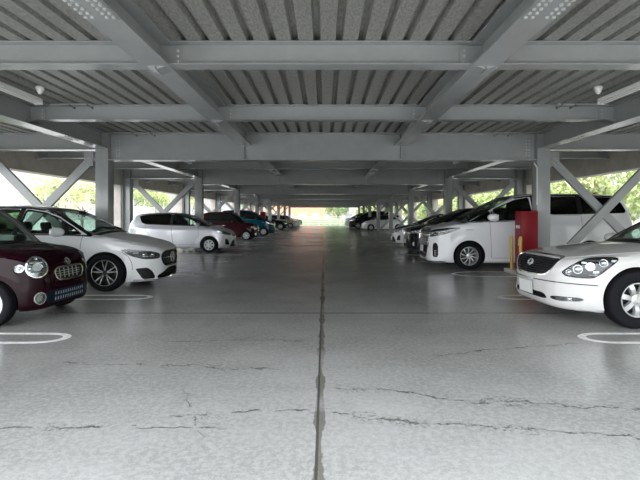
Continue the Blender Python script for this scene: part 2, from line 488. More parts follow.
def rim_mesh(style, rr, w):
    """meshes of a rim, outer face towards +y. returns list of (name, MB, materials)"""
    h = w/2; mb = MB(); out = []
    face = 'alloy'
    if style in ('dark5',): face = 'dark_alloy'
    if style in ('cover9', 'cover7', 'cover12'): face = 'hubcap'
    # barrel and lip
    mb.lathe([(rr, h*.80), (rr-.004, h*.93), (rr-.014, h*.93), (rr-.022, h*.75), (rr-.032, h*.2), (rr-.034, -h*.8), (rr-.02, -h*.9), (rr, -h*.85)], 48, closed=True)
    hub_y = h*.70
    if style == 'cover9':
        holes = [circ(.70*rr*math.cos(2*PI*i/9), .70*rr*math.sin(2*PI*i/9), rr*.115) for i in range(9)]
        v, f = plate_with_holes(rr-.012, holes, h*.82, .012); mb.add(v, f)
        mb.lathe([(rr*.34, h*.82), (rr*.30, h*1.02), (rr*.16, h*1.08), (0.0, h*1.1)], 32)
    elif style in ('cover7', 'cover12'):
        k = 7 if style == 'cover7' else 10
        holes = []
        for i in range(k):
            a = 2*PI*i/k; da = PI/k*.52
            holes.append([(rr*r*math.cos(a+s), rr*r*math.sin(a+s)) for r, s in ((.84, -da), (.86, 0), (.84, da), (.46, da*.55), (.46, -da*.55))])
        v, f = plate_with_holes(rr-.012, holes, h*.80, .014); mb.add(v, f)
        mb.lathe([(rr*.36, h*.80), (rr*.28, h*.98), (rr*.14, h*1.0), (0, h*1.0)], 28)
    elif style == 'dark5':
        for i in range(5):
            a = 2*PI*i/5+PI/2
            for s in (-1, 1):
                spoke(mb, a+s*.12, rr*.20, rr-.012, .036, .030, hub_y, h*.80, .03, s*.10)
        mb.lathe([(rr*.22, hub_y-.03), (rr*.21, hub_y), (rr*.13, hub_y+.014), (0, hub_y+.014)], 28)
    elif style == 'alphard':
        for i in range(10):
            a = 2*PI*i/10
            spoke(mb, a, rr*.22, rr-.012, .022, .030, hub_y, h*.78, .03, .28)
        mb.lathe([(rr*.30, hub_y-.03), (rr*.28, hub_y+.004), (rr*.16, hub_y+.012), (0, hub_y+.012)], 28)
    elif style == 'lexus7':
        for i in range(7):
            spoke(mb, 2*PI*i/7+.25, rr*.22, rr-.012, .062, .074, hub_y, h*.80, .035)
        mb.lathe([(rr*.34, hub_y-.03), (rr*.33, hub_y+.004), (rr*.17, hub_y+.014), (rr*.16, hub_y+.022), (0, hub_y+.022)], 28)
    else:  # generic five double spokes
        for i in range(6):
            spoke(mb, 2*PI*i/6, rr*.22, rr-.012, .045, .05, hub_y, h*.78, .03)
        mb.lathe([(rr*.30, hub_y-.03), (rr*.28, hub_y+.004), (0, hub_y+.012)], 24)
    out.append(('rim', mb, M[face]))
    if style == 'dark5':                     # machined bright edges on the spokes
        m2 = MB()
        for i in range(5):
            a = 2*PI*i/5+PI/2
            for s in (-1, 1):
                spoke(m2, a+s*.11, rr*.14, rr-.018, .020, .022, hub_y+.006, h*.80+.005, .006, s*.11)
        m2.lathe([(rr-.010, h*.935), (rr-.013, h*.945), (rr-.018, h*.93)], 40, closed=True)
        out.append(('spoke_facing', m2, M['alloy']))
    d = MB()
    d.lathe([(rr*.80, h*.05), (rr*.80, h*.10), (rr*.30, h*.10), (rr*.28, h*.3), (0, h*.3)], 32)
    d.lathe([(rr-.04, -h*.3), (rr-.04, -h*.26), (0, -h*.26)], 24)
    out.append(('brake_disc', d, M['disc'] if style not in ('cover9', 'cover7', 'cover12') else M['black']))
    return out

def make_wheel(style, R, rr, w, low=False):
    """tyre object with rim and brake disc as its children"""
    t = MB(); h = w/2; n = 36 if low else 64
    t.lathe([(rr-.004, h*.82), (rr+.006, h*.95), (rr+(R-rr)*.45, h*1.03), (R-.030, h*.98), (R-.012, h*.90), (R-.002, h*.72),
             (R, h*.34), (R-.005, h*.32), (R-.005, h*.27), (R, h*.25), (R, -h*.25), (R-.005, -h*.27), (R-.005, -h*.32), (R, -h*.34),
             (R-.002, -h*.72), (R-.012, -h*.90), (R-.030, -h*.98), (rr+.006, -h*.95), (rr-.004, -h*.82)], n, closed=True)
    o = t.build('wheel', M['tire'], None, True, angle=50)
    if not low or True:
        for nm, mb, m in rim_mesh(style, rr, w):
            c = mb.build(nm, m, o, True, angle=35)
            if nm == 'rim' and style != 'dark5': c['label'] = 'silver wheel rim'
    return o

# ------------------------------------------------------------------ car assembly
def az(a):
    a = math.radians(a); return (-math.cos(a), -math.sin(a), 0)

def mir(pts): return [(x, -y, z) for x, y, z in pts]

def pil(p3, d):
    return p3

def build_car(S, loc, rz, label, group=None, low=False, solid=False, cat='car'):
    sh = Shape(S); paintm = M[S['paint']]
    L0 = S['x0']; L1 = S['x1']; W = S['W']/2; R = S['R']; RA = S['RA']; WB = S['WB']
    root = empty(S['name'], loc, rz); tag(root, label, cat, group)
    nx, nt, nc = (60, 64, 14) if low else (124, 112, 26)
    zs = S.get('zs', .58)
    P, f = ray_body(sh.F, L0-.42, L1+.40, zs, nx, nt, nc)
    mats = [paintm, M['black'], M['interior'], M['reflector'], M['lampdark']]
    me = raw_mesh('body', P, f, mats)
    hollow = (not solid)
    cut = []
    def cm(v, f, mi):
        m = raw_mesh('cutter', v, f, [mats[mi]]); return m
    def joined(lst, mi):
        V = []; Fc = []
        for v, f in lst:
            b = len(V); V += list(v); Fc += [tuple(b+i for i in q) for q in f]
        return cm(V, Fc, mi)
    dl = {'left': (0, -1, 0), 'right': (0, 1, 0)}
    wins = []                               # name, pts3, dir, material
    for w in S['win']:
        if w[1] == 'side':
            for sgn, sd in ((1, 'left'), (-1, 'right')):
                wins.append((w[0], [(x, 0, z) for x, z in w[2]], dl[sd], w[3]))
        else:
            wins.append((w[0], to_dir(w[1], w[2]), DIRS[w[1]], w[3]))
    if hollow:
        xa, xb, zc = S['cav']
        def FC(p):
            b = np.maximum(np.maximum(p[..., 0]-xa, xb-p[..., 0]), zc-p[..., 2])
            return smax(sh.F(p)+.05, b, .03)
        Pc, fc = ray_body(FC, xa-.35, xb+.35, S.get('zcav', .85), 44, 64, 16)
        cut.append(cm(Pc, fc, 2))
        cut.append(joined([panel(sh, p, d, .06, .13, .06, 1) for _, p, d, _ in wins], 1))
    arch = MB()
    for xa_ in (0, -WB):
        for s in (1, -1):
            y0, y1 = sorted((s*(W-.27), s*(W+.25)))
            arch.lathe([(RA, y0), (RA, y1)], 56, c=(xa_, 0, R))
    cut.append(raw_mesh('cutter', arch.v, arch.f, [mats[1]]))
    rec = {}
    lamps = []
    for lp in S.get('lamps', []):
        nm, pts, a, mi, lens = lp[:5]
        for s in (1, -1):
            p = pts if s == 1 else mir(pts); d = az(a) if s == 1 else (az(a)[0], -az(a)[1], 0)
            rec.setdefault(mi, []).append(panel(sh, p, d, .03, .055, .035, 1))
            lamps.append((nm, p, d, lens, lp[5] if len(lp) > 5 else [], s))
    for rc in S.get('recess', []):
        pts, a, mi, dep, both = rc
        for s in ((1, -1) if both else (1,)):
            p = pts if s == 1 else mir(pts); d = az(a) if s == 1 else (az(a)[0], -az(a)[1], 0)
            rec.setdefault(mi, []).append(panel(sh, p, d, .03, dep, .035, 1))
    if not low:
        for mi, lst in rec.items(): cut.append(joined(lst, mi))
    me = boolean(me, cut)
    me.name = 'body'
    me.shade_smooth(); me.set_sharp_from_angle(angle=math.radians(32))
    body = bpy.data.objects.new('body', me); COL.objects.link(body); body.parent = root
    # glass
    for nm, p, d, mk in wins:
        m = M[mk] if hollow else M['darkglass']
        v, fc = panel(sh, p, d, -.003 if hollow else .003, .005 if hollow else .01, .05, 1)
        o = mb_obj(nm, v, fc, m, root)
        if nm in S.get('trim_of', ()):
            pass
    for t in S.get('wintrim', []):          # dark or bright strips along the side glass
        nm, pts, w, mk = t
        for sd in ('left', 'right'):
            v, fc = ribbon(sh, [(x, 0, z) for x, z in pts], dl[sd], w, .005, .012)
            MB().add(v, fc).build(nm, M[mk], root, True)
    for t in S.get('windblack', []):
        side, pts, w = t
        v, fc = ribbon(sh, to_dir(side, pts), DIRS[side], w, .003, .008, closed=True, smooth=1)
        MB().add(v, fc).build('window_seal', M['black'], root, True)
    for nm, p, d, lens, inner, s in lamps:
        if low:
            v, fc = panel(sh, p, d, .004, .01, .05, 1); mb_obj(nm, v, fc, M['reflector'], root); continue
        v, fc = panel(sh, p, d, .001, .004, .04, 1)
        lo = mb_obj(nm, v, fc, M[lens], root)
        for (kind, c, r, mk) in inner:
            c = c if s == 1 else (c[0], -c[1], c[2])
            O = np.array([c])-np.array([d])*6; Pp, ok = cast(sh.F, O, np.array([d], float), 90, 12)
            cc = Vector(Pp[0])+Vector(d)*.028
            q = MB(); dv = -Vector(d).normalized()
            mt = Matrix.Translation(cc) @ dv.to_track_quat('Y', 'Z').to_matrix().to_4x4()
            if kind == 'bowl': q.lathe([(r, .012), (r*.85, 0), (r*.5, -.014), (r*.25, -.018), (0, -.018)][::1], 20)
            elif kind == 'ball': q.lathe([(r*1.15, -.004), (r*1.12, .004), (r*.95, .004), (r*.85, .012), (r*.5, .022), (0, .026)], 20)
            elif kind == 'bar': q.box(-r, r, -.01, .008, -.006, .006)
            elif kind == 'box': q.bbox(-r, r, -.01, .01, -r*.5, r*.5, .004, 1)
            q.v = [tuple(mt @ Vector(x)) for x in q.v]
            q.build('lamp_reflector', M[mk], lo, True)
    # surface parts
    for D in S.get('parts', []):
        add_part(sh, root, D, low)
    # wheels
    wa = make_wheel(S['wheel'], R, S['rr'], S['tw'], low)
    first = True
    for xa_ in (0, -WB):
        for s in (1, -1):
            o = wa if first else copy_tree(wa)
            o.parent = root; o.location = (xa_, s*(W-S['tw']/2-.012), R); o.rotation_euler = (0, 0, 0 if s == 1 else PI)
            first = False
    # mirrors
    if 'mirror' in S:
        mx, my, mz, sz, mm = S['mirror']
        for s in (1, -1):
            q = MB(); q.ellip((mx, s*(my+.10), mz), (.115*sz, .115*sz, .075*sz), 20, 12)
            q.v = [(x if x > mx-.055*sz else mx-.055*sz, y, z) for x, y, z in q.v]
            o = q.build('door_mirror', M[mm], root, True)
            st = MB(); st.bar((mx, s*(my-.06), mz-.055), (mx, s*(my+.06), mz-.04), .05, .03); st.build('mirror_stalk', M['black'], o)
            gl = MB(); gl.bbox(mx-.062*sz, mx-.056*sz, s*(my+.10)-.09*sz, s*(my+.10)+.09*sz, mz-.055*sz, mz+.055*sz, .002, 1)
            gl.build('mirror_glass', M['chrome'], o)
    if hollow: interior(S, sh, root)
    # underside: a dark tray with axles so daylight under the car looks right
    u = MB(); u.box(L1+.35, L0-.35, -W*.55, W*.55, .20, .28); u.build('underbody', M['black'], root)
    return root

def mb_obj(nm, v, f, m, parent):
    q = MB(); q.add(v, f); return q.build(nm, m, parent, True, angle=40)

def add_part(sh, root, D, low):
    nm, kind = D[0], D[1]
    if low and D[-1] == 'fine': return
    if kind == 'panel':      # name, 'panel', azimuth|'top', pts3, mat, out, depth, both
        _, _, a, pts, mk, out, dep, both = D[:8]
        for s in ((1, -1) if both else (1,)):
            d = DIRS[a] if isinstance(a, str) else az(a)
            p = pts if s == 1 else mir(pts); d = d if s == 1 else (d[0], -d[1], d[2])
            v, f = panel(sh, p, d, out, dep, .05, 1); mb_obj(nm, v, f, M[mk], root)
    elif kind == 'door':     # name,'door', pts(x,z), handle (x,z), handle mat
        _, _, pts, hd, mk = D[:5]
        for s in (1, -1):
            d = (0, -s, 0); p = [(x, 0, z) for x, z in pts]
            v, f = panel(sh, p, d, .002, .006, .05, 0); o = mb_obj(nm, v, f, M[sh.S['paint']], root)
            v, f = ribbon(sh, p, d, .014, .0012, .008, closed=True); mb_obj('door_seam', v, f, M['seam'], o)
            if hd:
                c = np.array([[hd[0], 0, hd[1]]])-np.array([d])*6.; P, _ok = cast(sh.F, c, np.array([d], float), 90, 12); y = P[0][1]
                q = MB(); q.bbox(hd[0]-.08, hd[0]+.08, min(y+s*.022, y+s*.036), max(y+s*.022, y+s*.036), hd[1]-.012, hd[1]+.012, .005, 2)
                for e in (-.07, .07): q.bar((hd[0]+e, y-s*.005, hd[1]), (hd[0]+e, y+s*.03, hd[1]), .016, .014)
                q.build('door_handle', M[mk], o, True)
    elif kind == 'ribbon':   # name,'ribbon', azimuth, pts3, mat, w, out, depth, both, closed
        _, _, a, pts, mk, w, out, dep, both, closed = D[:10]
        for s in ((1, -1) if both else (1,)):
            d = DIRS[a] if isinstance(a, str) else az(a)
            p = pts if s == 1 else mir(pts); d = d if s == 1 else (d[0], -d[1], d[2])
            v, f = ribbon(sh, p, d, w, out, dep, closed, smooth=1 if closed else 0); mb_obj(nm, v, f, M[mk], root)
    elif kind == 'bars' and nm in ('fog_lamp', 'air_intake_fin', 'windshield_wiper', 'grille_divider'):
        _, _, a, lines, mk, w, out, dep = D[:8]
        d = DIRS[a] if isinstance(a, str) else az(a)
        for ln in lines:
            v, f = ribbon(sh, ln, d, w, out, dep); mb_obj(nm, v, f, M[mk], root)
    elif kind == 'bars':     # name,'bars', azimuth, list of polylines, mat, w, out, depth -> one mesh
        _, _, a, lines, mk, w, out, dep = D[:8]
        d = DIRS[a] if isinstance(a, str) else az(a); q = MB()
        for ln in lines:
            v, f = ribbon(sh, ln, d, w, out, dep); q.add(v, f)
        q.build(nm, M[mk], root, True)
    elif kind == 'mount':    # name,'mount', azimuth, centre3, fn(MB), mat, off  : a free mesh standing on the surface
        _, _, a, c, fn, mk, off, both = D[:8]
        for s in ((1, -1) if both else (1,)):
            d = DIRS[a] if isinstance(a, str) else az(a); cc = c if s == 1 else (c[0], -c[1], c[2]); d = d if s == 1 else (d[0], -d[1], d[2])
            O = np.array([cc])-np.array([d])*6.; P, _ok = cast(sh.F, O, np.array([d], float), 90, 12)
            q = MB(); fn(q); n = Vector(sh.nrm(P)[0])
            if D[8:] and D[8] == 'flat': n = -Vector(d)
            mt = Matrix.Translation(Vector(P[0])+n*off) @ n.to_track_quat('Y', 'Z').to_matrix().to_4x4()
            q.v = [tuple(mt @ Vector(x)) for x in q.v]
            q.build(nm, M[mk], root, True)

def interior(S, sh, root):
    W = S['W']/2; sx = S.get('seat_x', -1.05); zt = S.get('seat_z', 1.02)
    zc = S['cav'][2]
    for x in (sx, sx-.85):
        if x < S['cav'][1]+.15: continue
        for s in (-1, 1):
            y = s*W*.42
            q = MB(); rot = Matrix.Translation((x, y, zc)) @ Matrix.Rotation(math.radians(-12), 4, 'Y')
            q.bbox(-.06, .06, -.23, .23, -.02, zt-zc-.14, .045, 3, rot)
            o = q.build('seat', M['seatf'], root, True)
            h = MB(); h.bbox(-.045, .045, -.12, .12, zt-zc-.10, zt-zc+.08, .035, 3, rot)
            for e in (-.05, .05): h.bar(tuple(rot @ Vector((0, e, zt-zc-.18))), tuple(rot @ Vector((0, e, zt-zc-.05))), .012, .012)
            h.build('headrest', M['seatf'], o, True)
    dx = S['cav'][0]
    q = MB(); q.bbox(dx-.42, dx-.03, -W+.16, W-.16, zc-.01, zc+.17 if 'dash' not in S else S['dash'], .05, 3); q.build('dashboard', M['interior'], root, True)
    q = MB(); mt = Matrix.Translation((dx-.50, -W*.42, zc+.16)) @ Matrix.Rotation(math.radians(65), 4, 'Y')
    n = 28
    v = []; f = []
    for i in range(n):
        a = 2*PI*i/n
        for j in range(8):
            b = 2*PI*j/8; r = .185+.014*math.cos(b); v.append(tuple(mt @ Vector((r*math.cos(a), r*math.sin(a), .014*math.sin(b)))))
    for i in range(n):
        for j in range(8): f.append((i*8+j, ((i+1) % n)*8+j, ((i+1) % n)*8+(j+1) % 8, i*8+(j+1) % 8))
    q.add(v, f)
    for a in (0, PI, -PI/2):
        q.bar(tuple(mt @ Vector((0, 0, 0))), tuple(mt @ Vector((.18*math.sin(a), .18*math.cos(a), 0))), .03, .015)
    q.build('steering_wheel', M['black'], root, True)
    # rear-view mirror
    q = MB(); zr = S.get('rvm', (S['cav'][0]-.55, S['H']-.16)); q.bbox(zr[0]-.02, zr[0]+.02, -.12, .12, zr[1]-.03, zr[1]+.03, .012, 2)
    q.bar((zr[0]+.01, 0, zr[1]), (zr[0]+.05, 0, zr[1]+.06), .02, .02)
    q.build('rear_view_mirror', M['black'], root, True)
# ------------------------------------------------------------------ car models
def circ3(c, a, r, n=20, rz=None):
    """ellipse of radii r, rz in the plane facing azimuth a"""
    u = Vector((-math.sin(math.radians(a)), math.cos(math.radians(a)), 0)); rz = rz or r
    return [tuple(Vector(c)+u*r*math.cos(2*PI*i/n)+Vector((0, 0, rz*math.sin(2*PI*i/n)))) for i in range(n)]

def bf(W, zb, zt, tuck=.04, low=.18, top=.06):
    """half front section of a lower body, width W/2, widest at z .55"""
    h = W/2
    return [(0, low-.03), (h-.10, low-.03), (h-.035, low+.03), (h-.008, .42), (h, .62), (h-.012, zb-.16), (h-tuck, zb-.02), (h-tuck-.09, zt+.0), (h*.45, zt+.08), (0, zt+.10)]

def gf(hb, zb, hr, zr):
    """half section of a greenhouse: half width hb at the belt zb, hr near the roof zr"""
    return [(0, zb-.25), (hb+.02, zb-.25), (hb+.01, zb), (hb-(hb-hr)*.45, zb+(zr-zb)*.5), (hr, zr-.09), (hr-.06, zr-.015), (hr-.22, zr+.03), (0, zr+.06)]

def yz(pts, x=0): return [(x, y, z) for y, z in pts]
def sym(pts): return pts+[(-a, b) for a, b in pts[::-1] if abs(a) > 1e-6]

def star(q):       # three-pointed star in a ring
    q.lathe([(.100, -.004), (.100, .008), (.086, .008), (.086, -.004)], 36, closed=True)
    for k in range(3):
        a = PI/2+k*2*PI/3; c, s = math.cos(a), math.sin(a)
        q.add([(0, .012, 0), (c*.089, .006, s*.089), (-s*.02, .0, c*.02), (s*.02, .0, -c*.02), (-c*.014, 0, -s*.014)], [(0, 2, 1), (0, 1, 3), (0, 3, 4), (0, 4, 2), (1, 2, 4, 3)])
def ovalL(q):      # L in an oval ring
    b = len(q.v)
    q.lathe([(.062, -.004), (.062, .008), (.053, .008), (.053, -.004)], 32, closed=True)
    q.v[b:] = [(x, y, z*.72) for x, y, z in q.v[b:]]
    q.add([(-.030, .006, .030), (-.016, .006, .030), (-.026, .006, -.012), (.036, .006, -.012), (.032, .006, -.024), (-.046, .006, -.024),
           (-.030, -.002, .030), (-.016, -.002, .030), (-.026, -.002, -.012), (.036, -.002, -.012), (.032, -.002, -.024), (-.046, -.002, -.024)],
          [(0, 1, 2, 5), (2, 3, 4, 5), (0, 6, 7, 1), (1, 7, 8, 2), (2, 8, 9, 3), (3, 9, 10, 4), (4, 10, 11, 5), (5, 11, 6, 0)])
def roundD(q):     # rounded D inside a ring
    q.lathe([(.048, -.004), (.048, .006), (.040, .006), (.040, -.004)], 28, closed=True)
    pts = [(-.020, .006, -.024)]+[(-.012+.034*math.cos(t), .006, .024*math.sin(t)) for t in np.linspace(-PI/2, PI/2, 9)]+[(-.020, .006, .024)]
    q.tube(pts+[pts[0]], .004, 6)
def oval3(q):      # three overlapping ovals
    b = len(q.v)
    q.lathe([(.065, -.004), (.065, .006), (.057, .006), (.057, -.004)], 28, closed=True)
    q.v[b:] = [(x, y, z*.66) for x, y, z in q.v[b:]]
    b = len(q.v)
    q.lathe([(.042, -.004), (.042, .006), (.034, .006), (.034, -.004)], 24, closed=True)
    q.v[b:] = [(x*.5, y, z*.95) for x, y, z in q.v[b:]]
    b = len(q.v)
    q.lathe([(.045, -.004), (.045, .006), (.038, .006), (.038, -.004)], 24, closed=True)
    q.v[b:] = [(x, y, z*.45+.018) for x, y, z in q.v[b:]]
def plate_fn(q):
    q.bbox(-.165, .165, -.004, .006, -.082, .082, .004, 1)
def plate_frame_fn(q):
    for x0, x1, z0, z1 in ((-.175, .175, .080, .090), (-.175, .175, -.090, -.080), (-.175, -.163, -.09, .09), (.163, .175, -.09, .09)):
        q.box(x0, x1, -.006, .009, z0, z1)

# --- small round-eyed hatchback (wine)
KEI = dict(name='compact_car', paint='p_wine', W=1.475, H=1.515, WB=2.44, R=.275, RA=.325, rr=.185, tw=.155, x0=.60, x1=-2.80, wheel='cover9', zs=.55,
  B=[(.40, .15), (.54, .17), (.595, .26), (.60, .45), (.575, .60), (.53, .74), (.40, .86), (.18, .93), (-.10, .965), (-.40, .985), (-.9, .97), (-2.4, .97), (-2.68, .93), (-2.78, .75), (-2.79, .40), (-2.70, .20), (-2.5, .15)],
  G=[(.0, .80), (-.14, .96), (-.40, 1.20), (-.66, 1.41), (-.92, 1.495), (-1.45, 1.53), (-1.95, 1.505), (-2.35, 1.46), (-2.56, 1.36), (-2.72, 1.0), (-2.74, .80)],
  BF=bf(1.475, .95, .97, .05, .16), GF=gf(.665, .95, .545, 1.50),
  BP=[(.60, 0), (.595, .25), (.54, .46), (.42, .60), (.20, .69), (-.1, .725), (-1.2, .7375), (-2.3, .73), (-2.62, .66), (-2.76, .5), (-2.80, 0)],
  kb=.11, kg=.07, crown=.07, cw=.28, flare=.02, cav=(-.35, -2.45, .63), seat_x=-1.05, seat_z=1.06,
  win=[('windshield', 'front', sym([(0, .985), (.35, .98), (.575, .96), (.60, 1.0), (.54, 1.22), (.475, 1.41), (.30, 1.43), (0, 1.44)]), 'glass'),
       ('front_side_window', 'side', [(-.36, .975), (-.48, 1.10), (-.76, 1.34), (-.92, 1.41), (-1.28, 1.43), (-1.30, .975)], 'glass'),
       ('rear_side_window', 'side', [(-1.38, .975), (-1.36, 1.41), (-1.9, 1.41), (-2.12, 1.36), (-2.25, 1.0), (-2.2, .975)], 'privacy'),
       ('rear_window', 'rear', sym([(0, 1.0), (.5, 1.0), (.46, 1.36), (0, 1.38)]), 'privacy')],
  windblack=[('front', sym([(0, .955), (.35, .95), (.60, .935), (.62, 1.0), (.555, 1.22), (.49, 1.43), (.30, 1.45), (0, 1.46)]), .035)],
  wintrim=[('side_window_seal', [(-.40, .962), (-1.3, .962), (-2.25, .965)], .022, 'black')],
  lamps=[('headlight', circ3((.45, .50, .705), 30, .118, 24), 30, 3, 'clear', [('bowl', (.45, .50, .705), .055, 'chrome'), ('bar', (.45, .50, .76), .08, 'chrome'), ('bar', (.45, .50, .65), .07, 'lampdark'), ('ball', (.45, .58, .69), .03, 'chrome')]),
         ('turn_signal', circ3((.33, .645, .70), 62, .055, 16, .05), 62, 3, 'clear', [('ball', (.33, .645, .70), .025, 'chrome')]),
         ('fog_lamp', circ3((.55, .52, .32), 20, .058, 18, .066), 20, 3, 'clear', [('bowl', (.55, .52, .32), .035, 'chrome')])],
  recess=[(yz(sym([(0, .665), (.22, .665), (.275, .64), (.285, .59), (.25, .54), (.2, .525), (0, .52)])), 0, 1, .05, False)],
  mirror=(-.72, .68, 1.0, .8, 'p_wine'),
  parts=[('headlight_bezel', 'ribbon', 30, circ3((.45, .50, .705), 30, .124, 24), 'chrome', .014, .008, .008, True, True),
    ('grille_surround', 'ribbon', 'front', yz(sym([(0, .675), (.23, .675), (.29, .65), (.30, .59), (.26, .53), (.21, .512), (0, .505)])), 'chrome', .022, .012, .01, False, True),
    ('grille_bar', 'bars', 'front', [yz([(-.25, z), (.25, z)]) for z in (.565, .595, .625)]+[yz([(y, .53), (y, .66)]) for y in (-.18, -.09, 0, .09, .18)], 'alloy', .006, -.008, .02),
    ('lower_grille', 'panel', 'front', yz(sym([(0, .40), (.42, .40), (.44, .37), (.43, .24), (0, .23)])), 'navy', .003, .012, False),
    ('mesh_highlight', 'bars', 'front', [yz([(y, z), (y+.004, z+h)]) for z, h in ((.265, .04), (.335, .035)) for y in [(-.30+.048*i) for i in range(13)]], 'palemark', .012, .006, .006),  # two rows of pale upright bars on the navy lower grille
    ('fog_lamp_bezel', 'ribbon', 20, circ3((.55, .52, .32), 20, .064, 18, .072), 'chrome', .010, .006, .008, True, True),
    ('emblem', 'mount', 'front', (.5, 0, .735), roundD, 'chrome', .008, False),
    ('hood', 'panel', 'top', [(.44, -.40, 0), (.44, .40, 0), (.30, .50, 0), (-.02, .585, 0), (-.12, .58, 0), (-.14, 0, 0), (-.12, -.58, 0), (-.02, -.585, 0), (.30, -.50, 0)], 'p_wine', .003, .006, False),
    ('front_door', 'door', [(-.40, .96), (-.42, .7), (-.44, .34), (-1.30, .32), (-1.34, .96)], (-1.18, .80), 'chrome'),
    ('rear_door', 'door', [(-1.35, .96), (-1.31, .32), (-1.95, .34), (-2.08, .58), (-2.20, .75), (-2.2, .96)], (-2.05, .82), 'chrome'),
    ('tail_light', 'panel', 150, [(-2.7, .60, .70), (-2.7, .60, .92), (-2.75, .50, .92), (-2.75, .50, .70)], 'redlens', .004, .01, True)])

